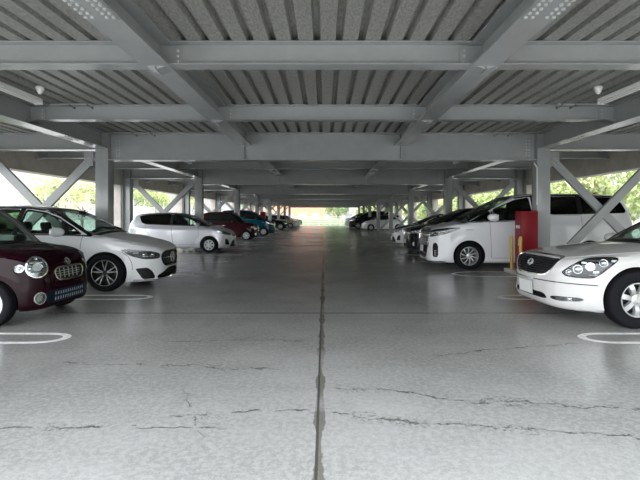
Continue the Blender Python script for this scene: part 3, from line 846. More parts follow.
# --- white premium hatchback with star emblem
BEN = dict(name='hatchback_car', paint='p_white', W=1.80, H=1.56, WB=2.73, R=.335, RA=.375, rr=.24, tw=.225, x0=.92, x1=-3.51, wheel='dark5', zs=.60,
  B=[(.55, .14), (.84, .15), (.905, .21), (.915, .36), (.915, .58), (.88, .72), (.74, .80), (.45, .88), (.10, .965), (-.20, 1.02), (-.6, 1.02), (-1.2, 1.03), (-3.0, 1.06), (-3.38, 1.02), (-3.49, .85), (-3.50, .45), (-3.42, .24), (-3.2, .18)],
  G=[(-.02, .85), (-.10, 1.01), (-.45, 1.18), (-.85, 1.375), (-1.15, 1.48), (-1.6, 1.545), (-2.1, 1.56), (-2.7, 1.53), (-3.15, 1.46), (-3.30, 1.30), (-3.45, 1.02), (-3.45, .85)],
  BF=bf(1.80, 1.0, 1.01, .06, .16), GF=gf(.80, 1.0, .62, 1.545),
  BP=[(.92, 0), (.905, .28), (.84, .50), (.70, .68), (.45, .80), (.15, .865), (-.3, .885), (-1.4, .90), (-2.7, .90), (-3.2, .84), (-3.42, .68), (-3.5, .4), (-3.51, 0)],
  kb=.08, kg=.06, crown=.045, cw=.24, flare=.022, crease=[(.72, .82, .012, .05)], cav=(-.30, -3.1, .73), seat_x=-1.25, seat_z=1.16,
  win=[('windshield', 'front', sym([(0, 1.075), (.40, 1.06), (.66, 1.03), (.69, 1.08), (.62, 1.28), (.56, 1.43), (.35, 1.455), (0, 1.465)]), 'glass'),
       ('front_side_window', 'side', [(-.42, 1.01), (-.60, 1.14), (-.92, 1.32), (-1.20, 1.42), (-1.55, 1.47), (-1.60, 1.03)], 'glass'),
       ('rear_side_window', 'side', [(-1.68, 1.03), (-1.64, 1.47), (-2.2, 1.47), (-2.75, 1.43), (-3.05, 1.30), (-3.0, 1.10), (-2.6, 1.05)], 'glass'),
       ('rear_window', 'rear', sym([(0, 1.08), (.55, 1.08), (.50, 1.42), (0, 1.44)]), 'privacy')],
  windblack=[('front', sym([(0, 1.05), (.40, 1.035), (.69, 1.0), (.71, 1.08), (.635, 1.29), (.575, 1.45), (.35, 1.47), (0, 1.48)]), .035)],
  wintrim=[('side_window_seal', [(-.28, .985), (-.60, 1.00), (-1.6, 1.012), (-2.6, 1.03), (-3.1, 1.10)], .024, 'gloss_black'),
           ('roof_side_seal', [(-.30, .99), (-.58, 1.155), (-.90, 1.345), (-1.18, 1.445), (-1.55, 1.49), (-2.2, 1.49), (-2.75, 1.45), (-3.1, 1.32)], .028, 'gloss_black'),
           ('window_pillar_cover', [(-1.64, 1.02), (-1.60, 1.48)], .09, 'gloss_black')],
  lamps=[('headlight', [(.86, .49, .57), (.80, .56, .555), (.62, .70, .56), (.42, .78, .62), (.24, .84, .735), (.35, .80, .755), (.55, .74, .735), (.75, .60, .70), (.86, .49, .65)], 45, 4, 'clear',
          [('ball', (.62, .68, .645), .035, 'chrome'), ('ball', (.74, .59, .635), .035, 'chrome'), ('bar', (.50, .75, .675), .05, 'plate'), ('bar', (.68, .64, .61), .12, 'chrome')])],
  recess=[(yz(sym([(0, .675), (.30, .675), (.42, .63), (.44, .56), (.37, .45), (.26, .41), (0, .41)])), 0, 1, .05, False),
          (yz(sym([(0, .37), (.20, .365), (.54, .25), (.52, .19), (0, .19)])), 0, 1, .05, False),
          ([(.80, .57, .20), (.76, .61, .33), (.68, .67, .41), (.50, .77, .40), (.54, .78, .36), (.64, .74, .20)], 42, 1, .05, True)],
  mirror=(-.80, .86, 1.06, 1.1, 'p_white'),
  parts=[('grille_surround', 'ribbon', 'front', yz(sym([(0, .685), (.31, .685), (.43, .64), (.45, .56), (.38, .44), (.26, .40), (0, .40)])), 'gloss_black', .018, .004, .012, False, True),
    ('grille_bar', 'bars', 'front', [yz([(-.41, .555), (.41, .555)])], 'chrome', .022, -.01, .02),
    ('grille_mesh', 'bars', 'front', [yz([(-.28, z), (.28, z)]) for z in (.47, .51, .60, .635)]+[yz([(y, .45), (y, .64)]) for y in np.arange(-.30, .31, .06)], 'dark_alloy', .006, -.025, .01),
    ('emblem', 'mount', 'front', (.9, 0, .555), star, 'galv', .012, False),
    ('lower_grille_blade', 'bars', 'front', [yz([(-.36, .275), (.36, .275)])], 'black', .014, -.01, .02),
    ('air_intake_fin', 'bars', 42, [[(.78, .56, .30), (.60, .74, .33)], [(.78, .56, .35), (.60, .74, .37)]], 'p_white', .012, -.006, .02),
    ('front_splitter', 'ribbon', 25, [(.9, .1, .175), (.86, .45, .18), (.70, .68, .19), (.5, .8, .20)], 'chrome', .012, .010, .02, True, False),
    ('hood', 'panel', 'top', [(.76, -.38, 0), (.80, 0, 0), (.76, .38, 0), (.62, .55, 0), (.2, .74, 0), (-.04, .78, 0), (-.08, .76, 0), (-.04, 0, 0), (-.08, -.76, 0), (-.04, -.78, 0), (.2, -.74, 0), (.62, -.55, 0)], 'p_white', .003, .006, False),
    ('front_door', 'door', [(-.42, 1.0), (-.44, .75), (-.48, .32), (-1.55, .30), (-1.62, 1.02)], (-1.42, .86), 'p_white'),
    ('rear_door', 'door', [(-1.63, 1.02), (-1.56, .30), (-2.25, .32), (-2.40, .62), (-2.60, .85), (-2.66, 1.04)], (-2.42, .90), 'p_white'),
    ('bumper_seam', 'ribbon', 70, [(.30, .85, .70), (.40, .83, .62), (.46, .82, .50), (.47, .82, .38)], 'seam', .008, .002, .008, True, False),
    ('windshield_wiper', 'bars', 'front', [yz([(-.60, 1.06), (-.25, 1.12), (.05, 1.095)]), yz([(.0, 1.085), (.35, 1.12), (.58, 1.07)])], 'black', .016, .02, .004),
    ('tail_light', 'panel', 150, [(-3.4, .75, .80), (-3.4, .78, 1.0), (-3.5, .45, .98), (-3.5, .45, .82)], 'redlens', .004, .01, True)])

# --- pearl white luxury saloon
LEX = dict(name='sedan_car', paint='p_white_pearl', W=1.83, H=1.49, WB=2.925, R=.345, RA=.392, rr=.208, tw=.225, x0=.935, x1=-4.06, wheel='lexus7', zs=.56,
  B=[(.50, .16), (.80, .17), (.88, .24), (.915, .38), (.925, .50), (.90, .58), (.865, .66), (.80, .78), (.66, .835), (.35, .885), (-.10, .95), (-.55, 1.0), (-1.0, 1.0), (-2.9, 1.01), (-3.4, 1.04), (-3.88, 1.02), (-4.0, .90), (-4.05, .55), (-4.0, .28), (-3.7, .18)],
  G=[(-.45, .80), (-.55, .99), (-.95, 1.20), (-1.30, 1.37), (-1.60, 1.45), (-2.05, 1.49), (-2.5, 1.475), (-2.95, 1.38), (-3.35, 1.18), (-3.62, 1.02), (-3.6, .80)],
  BF=bf(1.83, .93, .94, .06, .18), GF=gf(.78, .97, .58, 1.48),
  BP=[(.935, 0), (.91, .25), (.83, .48), (.73, .63), (.58, .76), (.35, .86), (0, .89), (-1.4, .915), (-2.9, .905), (-3.5, .86), (-3.9, .74), (-4.04, .5), (-4.06, 0)],
  kb=.10, kg=.06, crown=.055, cw=.20, flare=.02, cav=(-.75, -3.2, .74), seat_x=-1.6, seat_z=1.08,
  win=[('windshield', 'front', sym([(0, 1.03), (.40, 1.02), (.66, .99), (.68, 1.03), (.60, 1.22), (.52, 1.37), (.30, 1.40), (0, 1.41)]), 'glass'),
       ('front_side_window', 'side', [(-.85, 1.0), (-1.05, 1.13), (-1.40, 1.31), (-1.65, 1.38), (-1.95, 1.41), (-1.98, 1.01)], 'glass'),
       ('rear_side_window', 'side', [(-2.05, 1.01), (-2.02, 1.41), (-2.4, 1.40), (-2.8, 1.31), (-3.15, 1.12), (-3.15, 1.03)], 'privacy'),
       ('rear_window', 'rear', sym([(0, 1.10), (.52, 1.10), (.44, 1.36), (0, 1.38)]), 'privacy')],
  windblack=[('front', sym([(0, 1.005), (.40, .995), (.69, .96), (.71, 1.02), (.615, 1.23), (.535, 1.39), (.30, 1.42), (0, 1.43)]), .04)],
  wintrim=[('side_window_trim', [(-.80, .985), (-2.0, .992), (-3.2, 1.01)], .02, 'chrome')],
  lamps=[('headlight', [(.755, .62, .63), (.72, .65, .60), (.55, .77, .59), (.46, .82, .605), (.27, .88, .78), (.23, .88, .83), (.28, .865, .845), (.42, .82, .84), (.55, .74, .82), (.66, .67, .74), (.75, .60, .655)], 50, 4, 'clear',
          [('ball', (.62, .71, .69), .048, 'chrome'), ('bowl', (.50, .77, .73), .052, 'chrome'), ('ball', (.38, .83, .775), .042, 'reflector'), ('box', (.45, .80, .665), .035, 'reflector'), ('bar', (.44, .81, .63), .09, 'plate'), ('box', (.56, .74, .775), .030, 'reflector'), ('ball', (.70, .65, .65), .028, 'chrome'), ('box', (.27, .86, .80), .03, 'plate'), ('bar', (.5, .78, .80), .12, 'lampdark'), ('bar', (.58, .74, .64), .13, 'lampdark')]),
         ('fog_lamp', [(.86, .50, .335), (.78, .60, .345), (.60, .74, .35), (.56, .76, .325), (.62, .73, .30), (.80, .58, .285), (.86, .50, .30)], 45, 4, 'clear',
          [('ball', (.70, .66, .32), .026, 'chrome'), ('bar', (.80, .57, .32), .035, 'lampdark'), ('bar', (.60, .72, .33), .03, 'lampdark')])],
  recess=[(yz(sym([(0, .815), (.38, .815), (.50, .80), (.515, .775), (.44, .65), (.37, .60), (.28, .585), (0, .58)])), 0, 1, .05, False),
          (yz(sym([(0, .365), (.36, .355), (.42, .30), (.38, .285), (0, .285)])), 0, 1, .05, False)],
  mirror=(-.95, .86, 1.0, 1.0, 'p_white_pearl'),
  parts=[('grille_surround', 'ribbon', 'front', yz(sym([(0, .825), (.38, .825), (.51, .81), (.527, .775), (.45, .64), (.38, .59), (.28, .573), (0, .568)])), 'chrome', .016, .006, .012, False, True),
    ('grille_bar', 'bars', 'front', [yz([(-w, z), (w, z)]) for z, w in ((.61, .37), (.640, .41), (.670, .435), (.700, .45), (.730, .465), (.760, .48), (.790, .49))], 'dark_alloy', .012, -.006, .03),
    ('grille_divider', 'bars', 'front', [yz([(y, .59), (y, .79)]) for y in (-.38, -.285, -.19, -.095, .095, .19, .285, .38)], 'dark_alloy', .008, -.010, .02),
    ('emblem', 'mount', 'front', (.8, 0, .71), ovalL, 'galv', .012, False),
    ('bumper_trim', 'ribbon', 40, [(.92, .20, .515), (.90, .40, .515), (.80, .62, .515), (.62, .78, .512), (.47, .85, .51)], 'dark_alloy', .012, .006, .008, True, False),  # chrome strip; its dark reflection is put into the colour
    ('bumper_trim_centre', 'ribbon', 'front', yz([(-.38, .515), (.38, .515)]), 'chrome', .010, .005, .008, False, False),
    ('number_plate', 'mount', 'front', (.9, 0, .40), plate_fn, 'plate', .022, False),
    ('number_plate_frame', 'mount', 'front', (.9, 0, .40), plate_frame_fn, 'galv', .020, False),
    ('headlight_seal', 'ribbon', 50, [(.755, .62, .63), (.72, .65, .60), (.55, .77, .59), (.46, .82, .605), (.27, .88, .78), (.23, .88, .83), (.28, .865, .845), (.42, .82, .84), (.55, .74, .82), (.66, .67, .74), (.75, .60, .655)], 'black', .010, .003, .008, True, True),
    ('fog_lamp_trim', 'ribbon', 45, [(.86, .49, .345), (.78, .60, .357), (.58, .76, .36), (.54, .775, .325), (.62, .74, .288), (.80, .58, .273), (.87, .49, .29)], 'p_white_pearl', .012, .006, .008, True, True),
    ('hood', 'panel', 'top', [(.72, -.42, 0), (.74, 0, 0), (.72, .42, 0), (.55, .60, 0), (.15, .73, 0), (-.48, .80, 0), (-.56, .76, 0), (-.52, 0, 0), (-.56, -.76, 0), (-.48, -.80, 0), (.15, -.73, 0), (.55, -.60, 0)], 'p_white_pearl', .003, .006, False),
    ('front_door', 'door', [(-.78, .98), (-.62, .75), (-.58, .34), (-1.95, .32), (-2.02, .99)], (-1.82, .86), 'p_white_pearl'),
    ('rear_door', 'door', [(-2.03, .99), (-1.96, .32), (-2.42, .34), (-2.58, .60), (-2.85, .80), (-3.0, 1.0)], (-2.85, .88), 'p_white_pearl'),
    ('side_trim', 'ribbon', 90, [(-.42, .9, .44), (-2.5, .9, .44)], 'p_white_pearl', .05, .010, .02, True, False),
    ('tail_light', 'panel', 150, [(-3.9, .80, .72), (-3.9, .80, .95), (-4.05, .40, .93), (-4.05, .40, .74)], 'redlens', .004, .01, True)])

# --- white luxury minivan
ALP = dict(name='minivan_car', paint='p_white', W=1.85, H=1.95, WB=3.0, R=.345, RA=.395, rr=.235, tw=.23, x0=1.0, x1=-3.93, wheel='alphard', zs=.70,
  B=[(.70, .17), (.92, .18), (.985, .26), (.99, .50), (.975, .80), (.92, .99), (.78, 1.06), (.45, 1.13), (.20, 1.19), (-.3, 1.22), (-1.2, 1.25), (-3.3, 1.30), (-3.80, 1.28), (-3.90, 1.05), (-3.92, .5), (-3.85, .25), (-3.6, .18)],
  G=[(.32, 1.0), (.20, 1.17), (-.10, 1.35), (-.50, 1.57), (-.90, 1.76), (-1.25, 1.88), (-1.7, 1.935), (-2.3, 1.95), (-3.2, 1.93), (-3.66, 1.87), (-3.80, 1.60), (-3.88, 1.20), (-3.88, 1.0)],
  BF=bf(1.85, 1.22, 1.25, .04, .18), GF=gf(.86, 1.20, .70, 1.93),
  BP=[(1.0, 0), (.985, .40), (.92, .62), (.78, .77), (.55, .86), (.2, .905), (-.4, .92), (-1.5, .925), (-3.2, .92), (-3.7, .86), (-3.88, .70), (-3.93, 0)],
  kb=.07, kg=.06, crown=.05, cw=.24, flare=.02, cav=(-.15, -3.6, .80), seat_x=-1.15, seat_z=1.32, rvm=(-.85, 1.66),
  win=[('windshield', 'front', sym([(0, 1.25), (.45, 1.235), (.72, 1.21), (.75, 1.26), (.68, 1.53), (.62, 1.77), (.40, 1.80), (0, 1.81)]), 'glass'),
       ('quarter_window', 'side', [(-.02, 1.20), (-.32, 1.37), (-.55, 1.485), (-.56, 1.21)], 'glass'),
       ('front_side_window', 'side', [(-.62, 1.21), (-.61, 1.51), (-.85, 1.62), (-1.20, 1.76), (-1.55, 1.82), (-1.62, 1.27)], 'glass'),
       ('rear_side_window', 'side', [(-1.70, 1.50), (-1.68, 1.83), (-2.75, 1.85), (-2.78, 1.385), (-2.1, 1.375)], 'privacy'),
       ('cargo_window', 'side', [(-2.84, 1.39), (-2.82, 1.85), (-3.45, 1.81), (-3.62, 1.50), (-3.6, 1.42)], 'privacy'),
       ('rear_window', 'rear', sym([(0, 1.38), (.66, 1.38), (.60, 1.80), (0, 1.82)]), 'privacy')],
  windblack=[('front', sym([(0, 1.225), (.45, 1.21), (.75, 1.18), (.77, 1.25), (.695, 1.54), (.635, 1.79), (.40, 1.82), (0, 1.83)]), .04)],
  wintrim=[('window_pillar_cover', [(-1.655, 1.26), (-1.64, 1.85)], .085, 'gloss_black'), ('rear_pillar_cover', [(-2.81, 1.385), (-2.79, 1.86)], .115, 'black'),
           ('side_window_trim', [(.05, 1.185), (-.6, 1.195), (-1.6, 1.25)], .02, 'chrome'), ('upper_window_seal', [(-1.2, 1.795), (-1.6, 1.85), (-2.8, 1.87), (-3.45, 1.83)], .03, 'gloss_black'),
           ('front_pillar_seal', [(-.585, 1.2), (-.58, 1.50)], .05, 'gloss_black')],
  lamps=[('headlight', [(.93, .58, .83), (.90, .62, .81), (.70, .78, .855), (.45, .86, .925), (.22, .90, 1.03), (.24, .90, 1.06), (.50, .84, 1.05), (.80, .72, 1.02), (.93, .58, .97)], 42, 4, 'clear',
          [('box', (.86, .66, .91), .045, 'chrome'), ('box', (.74, .755, .93), .045, 'chrome'), ('bar', (.60, .80, .96), .12, 'chrome'), ('bar', (.72, .76, .87), .15, 'plate'), ('bar', (.45, .86, 1.0), .08, 'chrome')])],
  recess=[(yz(sym([(0, 1.01), (.50, 1.0), (.57, .95), (.56, .66), (.46, .42), (.36, .30), (0, .29)])), 0, 1, .05, False),
          ([(.84, .70, .66), (.80, .75, .68), (.76, .79, .60), (.76, .79, .34), (.80, .76, .30), (.86, .68, .32), (.86, .68, .60)], 45, 1, .05, True)],
  mirror=(-.56, .93, 1.31, 1.3, 'p_white'),
  parts=[('grille_surround', 'ribbon', 'front', yz(sym([(0, 1.02), (.51, 1.01), (.585, .95), (.575, .66), (.475, .42), (.37, .285), (0, .275)])), 'chrome', .022, .008, .012, False, True),
    ('grille_bar', 'bars', 'front', [yz([(-w, z), (w, z)]) for z, w in ((.98, .52), (.92, .55), (.86, .55), (.80, .55), (.74, .55), (.68, .55), (.62, .53))], 'chrome', .026, .0, .03),
    ('grille_divider', 'bars', 'front', [yz([(y, .58), (y, 1.0)]) for y in (-.40, -.27, -.13, .13, .27, .40)], 'chrome', .012, -.01, .02),
    ('emblem', 'mount', 'front', (.97, 0, .83), oval3, 'chrome', .010, False),
    ('bumper_blade', 'ribbon', 'front', yz([(-.45, .40), (.45, .40)]), 'chrome', .03, .006, .02, False, False),
    ('fog_lamp', 'bars', 45, [[(.84, .71, .46), (.80, .765, .46)], [(.84, .71, .41), (.80, .765, .41)], [(.84, .71, .36), (.80, .765, .36)]], 'chrome', .02, -.02, .02),
    ('number_plate', 'mount', 'front', (.97, 0, .50), plate_fn, 'plate', .02, False),
    ('front_splitter', 'ribbon', 30, [(.98, .15, .20), (.96, .45, .20), (.86, .68, .205), (.6, .85, .21)], 'chrome', .018, .010, .02, True, False),
    ('badge', 'ribbon', 90, [(.07, .9, 1.00), (-.10, .9, 1.00)], 'galv', .022, .004, .008, True, False),
    ('hood', 'panel', 'top', [(.86, -.50, 0), (.90, 0, 0), (.86, .50, 0), (.75, .66, 0), (.35, .80, 0), (.22, .82, 0), (.26, 0, 0), (.22, -.82, 0), (.35, -.80, 0), (.75, -.66, 0)], 'p_white', .003, .006, False),
    ('front_door', 'door', [(-.52, 1.19), (-.54, .8), (-.56, .30), (-1.60, .30), (-1.64, 1.24)], (-1.45, 1.02), 'chrome'),
    ('sliding_door', 'door', [(-1.66, 1.34), (-1.62, .30), (-2.50, .30), (-2.62, .62), (-2.80, .75), (-2.82, 1.36)], (-1.85, 1.02), 'chrome'),
    ('windshield_wiper', 'bars', 'front', [yz([(-.62, 1.24), (-.25, 1.32), (.05, 1.29)]), yz([(.0, 1.26), (.35, 1.32), (.62, 1.25)])], 'black', .018, .02, .004),
    ('tail_light', 'panel', 140, [(-3.85, .80, 1.22), (-3.8, .88, 1.42), (-3.9, .5, 1.38), (-3.9, .5, 1.24)], 'redlens', .004, .01, True)])

def _rear(v, k=-3.4, d=-.34):
    return [((p[0]+d,)+tuple(p[1:]) if p[0] < k else p) for p in v]
ALP['B'] = _rear(ALP['B'], -3.2); ALP['G'] = _rear(ALP['G'], -3.1); ALP['BP'] = _rear(ALP['BP'], -3.1); ALP['x1'] = -4.27
ALP['win'] = [(w[0], w[1], _rear(w[2], -3.3), w[3]) if w[1] == 'side' else w for w in ALP['win']]
ALP['wintrim'] = [(a, _rear(b, -3.3), c, e) for a, b, c, e in ALP['wintrim']]
ALP['parts'] = [tuple(list(q[:3])+[_rear(q[3], -3.3)]+list(q[4:])) if q[0] == 'tail_light' else q for q in ALP['parts']]

# --- silver compact hatchback
VIT = dict(name='hatchback_car', paint='p_silver', W=1.695, H=1.50, WB=2.51, R=.29, RA=.34, rr=.19, tw=.175, x0=.81, x1=-3.15, wheel='cover7', zs=.58,
  B=[(.50, .15), (.74, .17), (.80, .26), (.81, .45), (.79, .62), (.70, .74), (.50, .84), (.20, .93), (-.05, .99), (-.5, .99), (-1.2, 1.00), (-2.7, 1.04), (-3.02, 1.0), (-3.13, .85), (-3.14, .45), (-3.05, .24), (-2.8, .18)],
  G=[(.06, .84), (-.02, .99), (-.35, 1.15), (-.75, 1.34), (-1.05, 1.44), (-1.5, 1.495), (-1.9, 1.50), (-2.5, 1.46), (-2.82, 1.40), (-2.98, 1.15), (-3.06, 1.0), (-3.05, .84)],
  BF=bf(1.695, .98, .99, .06, .17), GF=gf(.745, .98, .58, 1.49),
  BP=[(.81, 0), (.79, .28), (.70, .52), (.55, .68), (.32, .78), (0, .825), (-1.2, .8475), (-2.4, .84), (-2.8, .78), (-3.05, .62), (-3.14, .35), (-3.15, 0)],
  kb=.08, kg=.06, crown=.055, cw=.24, flare=.022, crease=[(.82, .90, .010, .05)], cav=(-.25, -2.8, .67), seat_x=-1.1, seat_z=1.12,
  win=[('windshield', 'front', sym([(0, 1.04), (.38, 1.03), (.62, 1.0), (.65, 1.05), (.575, 1.25), (.51, 1.39), (.30, 1.41), (0, 1.42)]), 'glass'),
       ('front_side_window', 'side', [(-.22, 1.00), (-.40, 1.11), (-.76, 1.295), (-1.03, 1.39), (-1.36, 1.43), (-1.38, 1.01)], 'glass'),
       ('rear_side_window', 'side', [(-1.45, 1.015), (-1.43, 1.435), (-1.9, 1.43), (-2.40, 1.39), (-2.62, 1.35), (-2.50, 1.10), (-2.35, 1.055)], 'privacy'),
       ('rear_window', 'rear', sym([(0, 1.06), (.5, 1.06), (.46, 1.38), (0, 1.40)]), 'privacy')],
  windblack=[('front', sym([(0, 1.015), (.38, 1.0), (.65, .97), (.67, 1.04), (.59, 1.26), (.525, 1.41), (.30, 1.43), (0, 1.44)]), .035)],
  wintrim=[('side_window_seal', [(-.16, .985), (-.6, .995), (-1.4, 1.015), (-2.35, 1.06)], .024, 'black'), ('window_pillar_cover', [(-1.41, 1.02), (-1.39, 1.41)], .075, 'black'),
           ('roof_side_seal', [(-.2, 1.0), (-.40, 1.125), (-.76, 1.31), (-1.04, 1.405), (-1.4, 1.445), (-1.9, 1.445), (-2.55, 1.39)], .018, 'black')],
  lamps=[('headlight', [(.76, .42, .66), (.66, .56, .64), (.48, .69, .68), (.25, .76, .78), (.28, .76, .82), (.50, .66, .79), (.72, .48, .71)], 45, 3, 'clear',
          [('ball', (.56, .64, .70), .035, 'lampdark'), ('ball', (.42, .71, .745), .03, 'chrome')])],
  recess=[(yz(sym([(0, .44), (.36, .44), (.50, .24), (.46, .21), (0, .20)])), 0, 1, .05, False),
          (yz(sym([(0, .64), (.34, .66), (.36, .62), (0, .58)])), 0, 1, .03, False),
          ([(.70, .53, .28), (.64, .60, .50), (.55, .66, .52), (.58, .68, .30)], 45, 1, .04, True)],
  mirror=(-.42, .81, 1.04, .95, 'p_silver'),
  parts=[('emblem', 'mount', 'front', (.78, 0, .62), oval3, 'chrome', .004, False),
    ('grille_bar', 'bars', 'front', [yz([(-.40, z), (.40, z)]) for z in (.26, .31, .36, .41)], 'black', .012, -.01, .02),
    ('number_plate', 'mount', 'front', (.78, 0, .36), plate_fn, 'plate', .02, False),
    ('hood', 'panel', 'top', [(.62, -.38, 0), (.66, 0, 0), (.62, .38, 0), (.48, .54, 0), (.1, .69, 0), (0, .70, 0), (.05, 0, 0), (0, -.70, 0), (.1, -.69, 0), (.48, -.54, 0)], 'p_silver', .003, .006, False),
    ('front_door', 'door', [(-.42, .99), (-.40, .75), (-.40, .32), (-1.30, .30), (-1.40, 1.01)], (-1.22, .86), 'p_silver'),
    ('rear_door', 'door', [(-1.42, 1.01), (-1.32, .30), (-1.95, .32), (-2.10, .60), (-2.30, .80), (-2.38, 1.04)], (-2.15, .90), 'p_silver'),
    ('tail_light', 'panel', 145, [(-2.98, .70, .84), (-2.9, .74, 1.04), (-3.1, .45, 1.0), (-3.12, .45, .86)], 'redlens', .004, .01, True)])

def derive(base, **kw):
    d = dict(base); d.update(kw); return d
def repaint(base, old, new, **kw):
    def r(x):
        if isinstance(x, str): return new if x == old else x
        if isinstance(x, tuple): return tuple(r(i) for i in x)
        if isinstance(x, list): return [r(i) for i in x]
        return x
    d = {k: r(v) if k not in ('B', 'G', 'BF', 'GF', 'BP') else v for k, v in base.items()}
    d.update(kw); return d
def stretch(base, sx=1, sz=1, sy=1):
    """same pattern with other proportions (2-D outlines and 3-D points)"""
    d = dict(base)
    for k in ('B', 'G'): d[k] = [(x*sx, z*sz) for x, z in base[k]]
    for k in ('BF', 'GF'): d[k] = [(y*sy, z*sz) for y, z in base[k]]
    d['BP'] = [(x*sx, y*sy) for x, y in base['BP']]
    d['WB'] = base['WB']*sx; d['x0'] = base['x0']*sx; d['x1'] = base['x1']*sx; d['W'] = base['W']*sy; d['H'] = base['H']*sz
    def p3(L): return [(x*sx, y*sy, z*sz) for x, y, z in L]
    w2 = []
    for w in base['win']:
        if w[1] == 'side': w2.append((w[0], w[1], [(x*sx, z*sz) for x, z in w[2]], w[3]))
        else: w2.append((w[0], w[1], [(y*sy, z*sz) for y, z in w[2]], w[3]))
    d['win'] = w2
    d['windblack'] = [(a, [(y*sy, z*sz) for y, z in b], c) for a, b, c in base.get('windblack', [])]
    d['wintrim'] = [(a, [(x*sx, z*sz) for x, z in b], c, e) for a, b, c, e in base.get('wintrim', [])]
    d['lamps'] = [(l[0], p3(l[1]), l[2], l[3], l[4], [(i[0], tuple(p3([i[1]])[0]), i[2], i[3]) for i in (l[5] if len(l) > 5 else [])]) for l in base.get('lamps', [])]
    d['recess'] = [(p3(r[0]),)+tuple(r[1:]) for r in base.get('recess', [])]
    ps = []
    for q in base.get('parts', []):
        q = list(q)
        if q[1] == 'door': q[2] = [(x*sx, z*sz) for x, z in q[2]]; q[3] = (q[3][0]*sx, q[3][1]*sz)
        elif q[1] in ('panel', 'ribbon'): q[3] = p3(q[3])
        elif q[1] == 'bars': q[3] = [p3(l) for l in q[3]]
        elif q[1] == 'mount': q[3] = tuple(p3([q[3]])[0])
        ps.append(tuple(q))
    d['parts'] = ps
    if 'mirror' in base: m = base['mirror']; d['mirror'] = (m[0]*sx, m[1]*sy, m[2]*sz, m[3], m[4])
    a, b, c = base['cav']; d['cav'] = (a*sx, b*sx, c*sz)
    return d
# ------------------------------------------------------------------ camera, sky
CAMH = 1.334
cam = bpy.data.cameras.new('camera'); co = bpy.data.objects.new('camera', cam); COL.objects.link(co)
co.location = (0, 0, CAMH); co.rotation_euler = (PI/2, 0, 0)
cam.sensor_width = 36; cam.lens = 455/640*36; cam.shift_x = -4.5/640; cam.shift_y = -23.5/640
cam.clip_end = 600; cam.clip_start = .05
scene.camera = co
w = bpy.data.worlds.new('sky'); scene.world = w; w.use_nodes = True
nt = w.node_tree; bg = nt.nodes['Background']
tc = nt.nodes.new('ShaderNodeTexCoord'); sx = nt.nodes.new('ShaderNodeSeparateXYZ'); rp = nt.nodes.new('ShaderNodeValToRGB')
nt.links.new(tc.outputs['Generated'], sx.inputs[0]); nt.links.new(sx.outputs['Z'], rp.inputs['Fac'])
rp.color_ramp.elements[0].position = 0.0; rp.color_ramp.elements[0].color = (.95, .97, 1.0, 1)
rp.color_ramp.elements[1].position = .8; rp.color_ramp.elements[1].color = (.88, .93, 1.0, 1)
nt.links.new(rp.outputs['Color'], bg.inputs['Color'])
# overcast sky, brighter round the veiled sun behind and left of the camera
dp = nt.nodes.new('ShaderNodeVectorMath'); dp.operation = 'DOT_PRODUCT'; dp.inputs[1].default_value = Vector((-.55, -.62, .56)).normalized()
nt.links.new(tc.outputs['Generated'], dp.inputs[0])
mr = nt.nodes.new('ShaderNodeMapRange'); mr.interpolation_type = 'SMOOTHSTEP'
mr.inputs['From Min'].default_value = -.35; mr.inputs['From Max'].default_value = 1.0; mr.inputs['To Min'].default_value = .70; mr.inputs['To Max'].default_value = 4.6
nt.links.new(dp.outputs['Value'], mr.inputs['Value']); nt.links.new(mr.outputs[0], bg.inputs['Strength']); bg.inputs['Strength'].default_value = 1.0
sun = bpy.data.lights.new('hazy_sun', 'SUN'); sun.energy = 4.5; sun.angle = math.radians(50); sun.color = (1, .98, .95)
so = bpy.data.objects.new('hazy_sun', sun); COL.objects.link(so); so.rotation_euler = (math.radians(-20), math.radians(-10), 0)
scene.view_settings.view_transform = 'Standard'; scene.view_settings.look = 'None'
scene.view_settings.gamma = 1; scene.view_settings.use_curve_mapping = False
scene.view_settings.exposure = EXPO

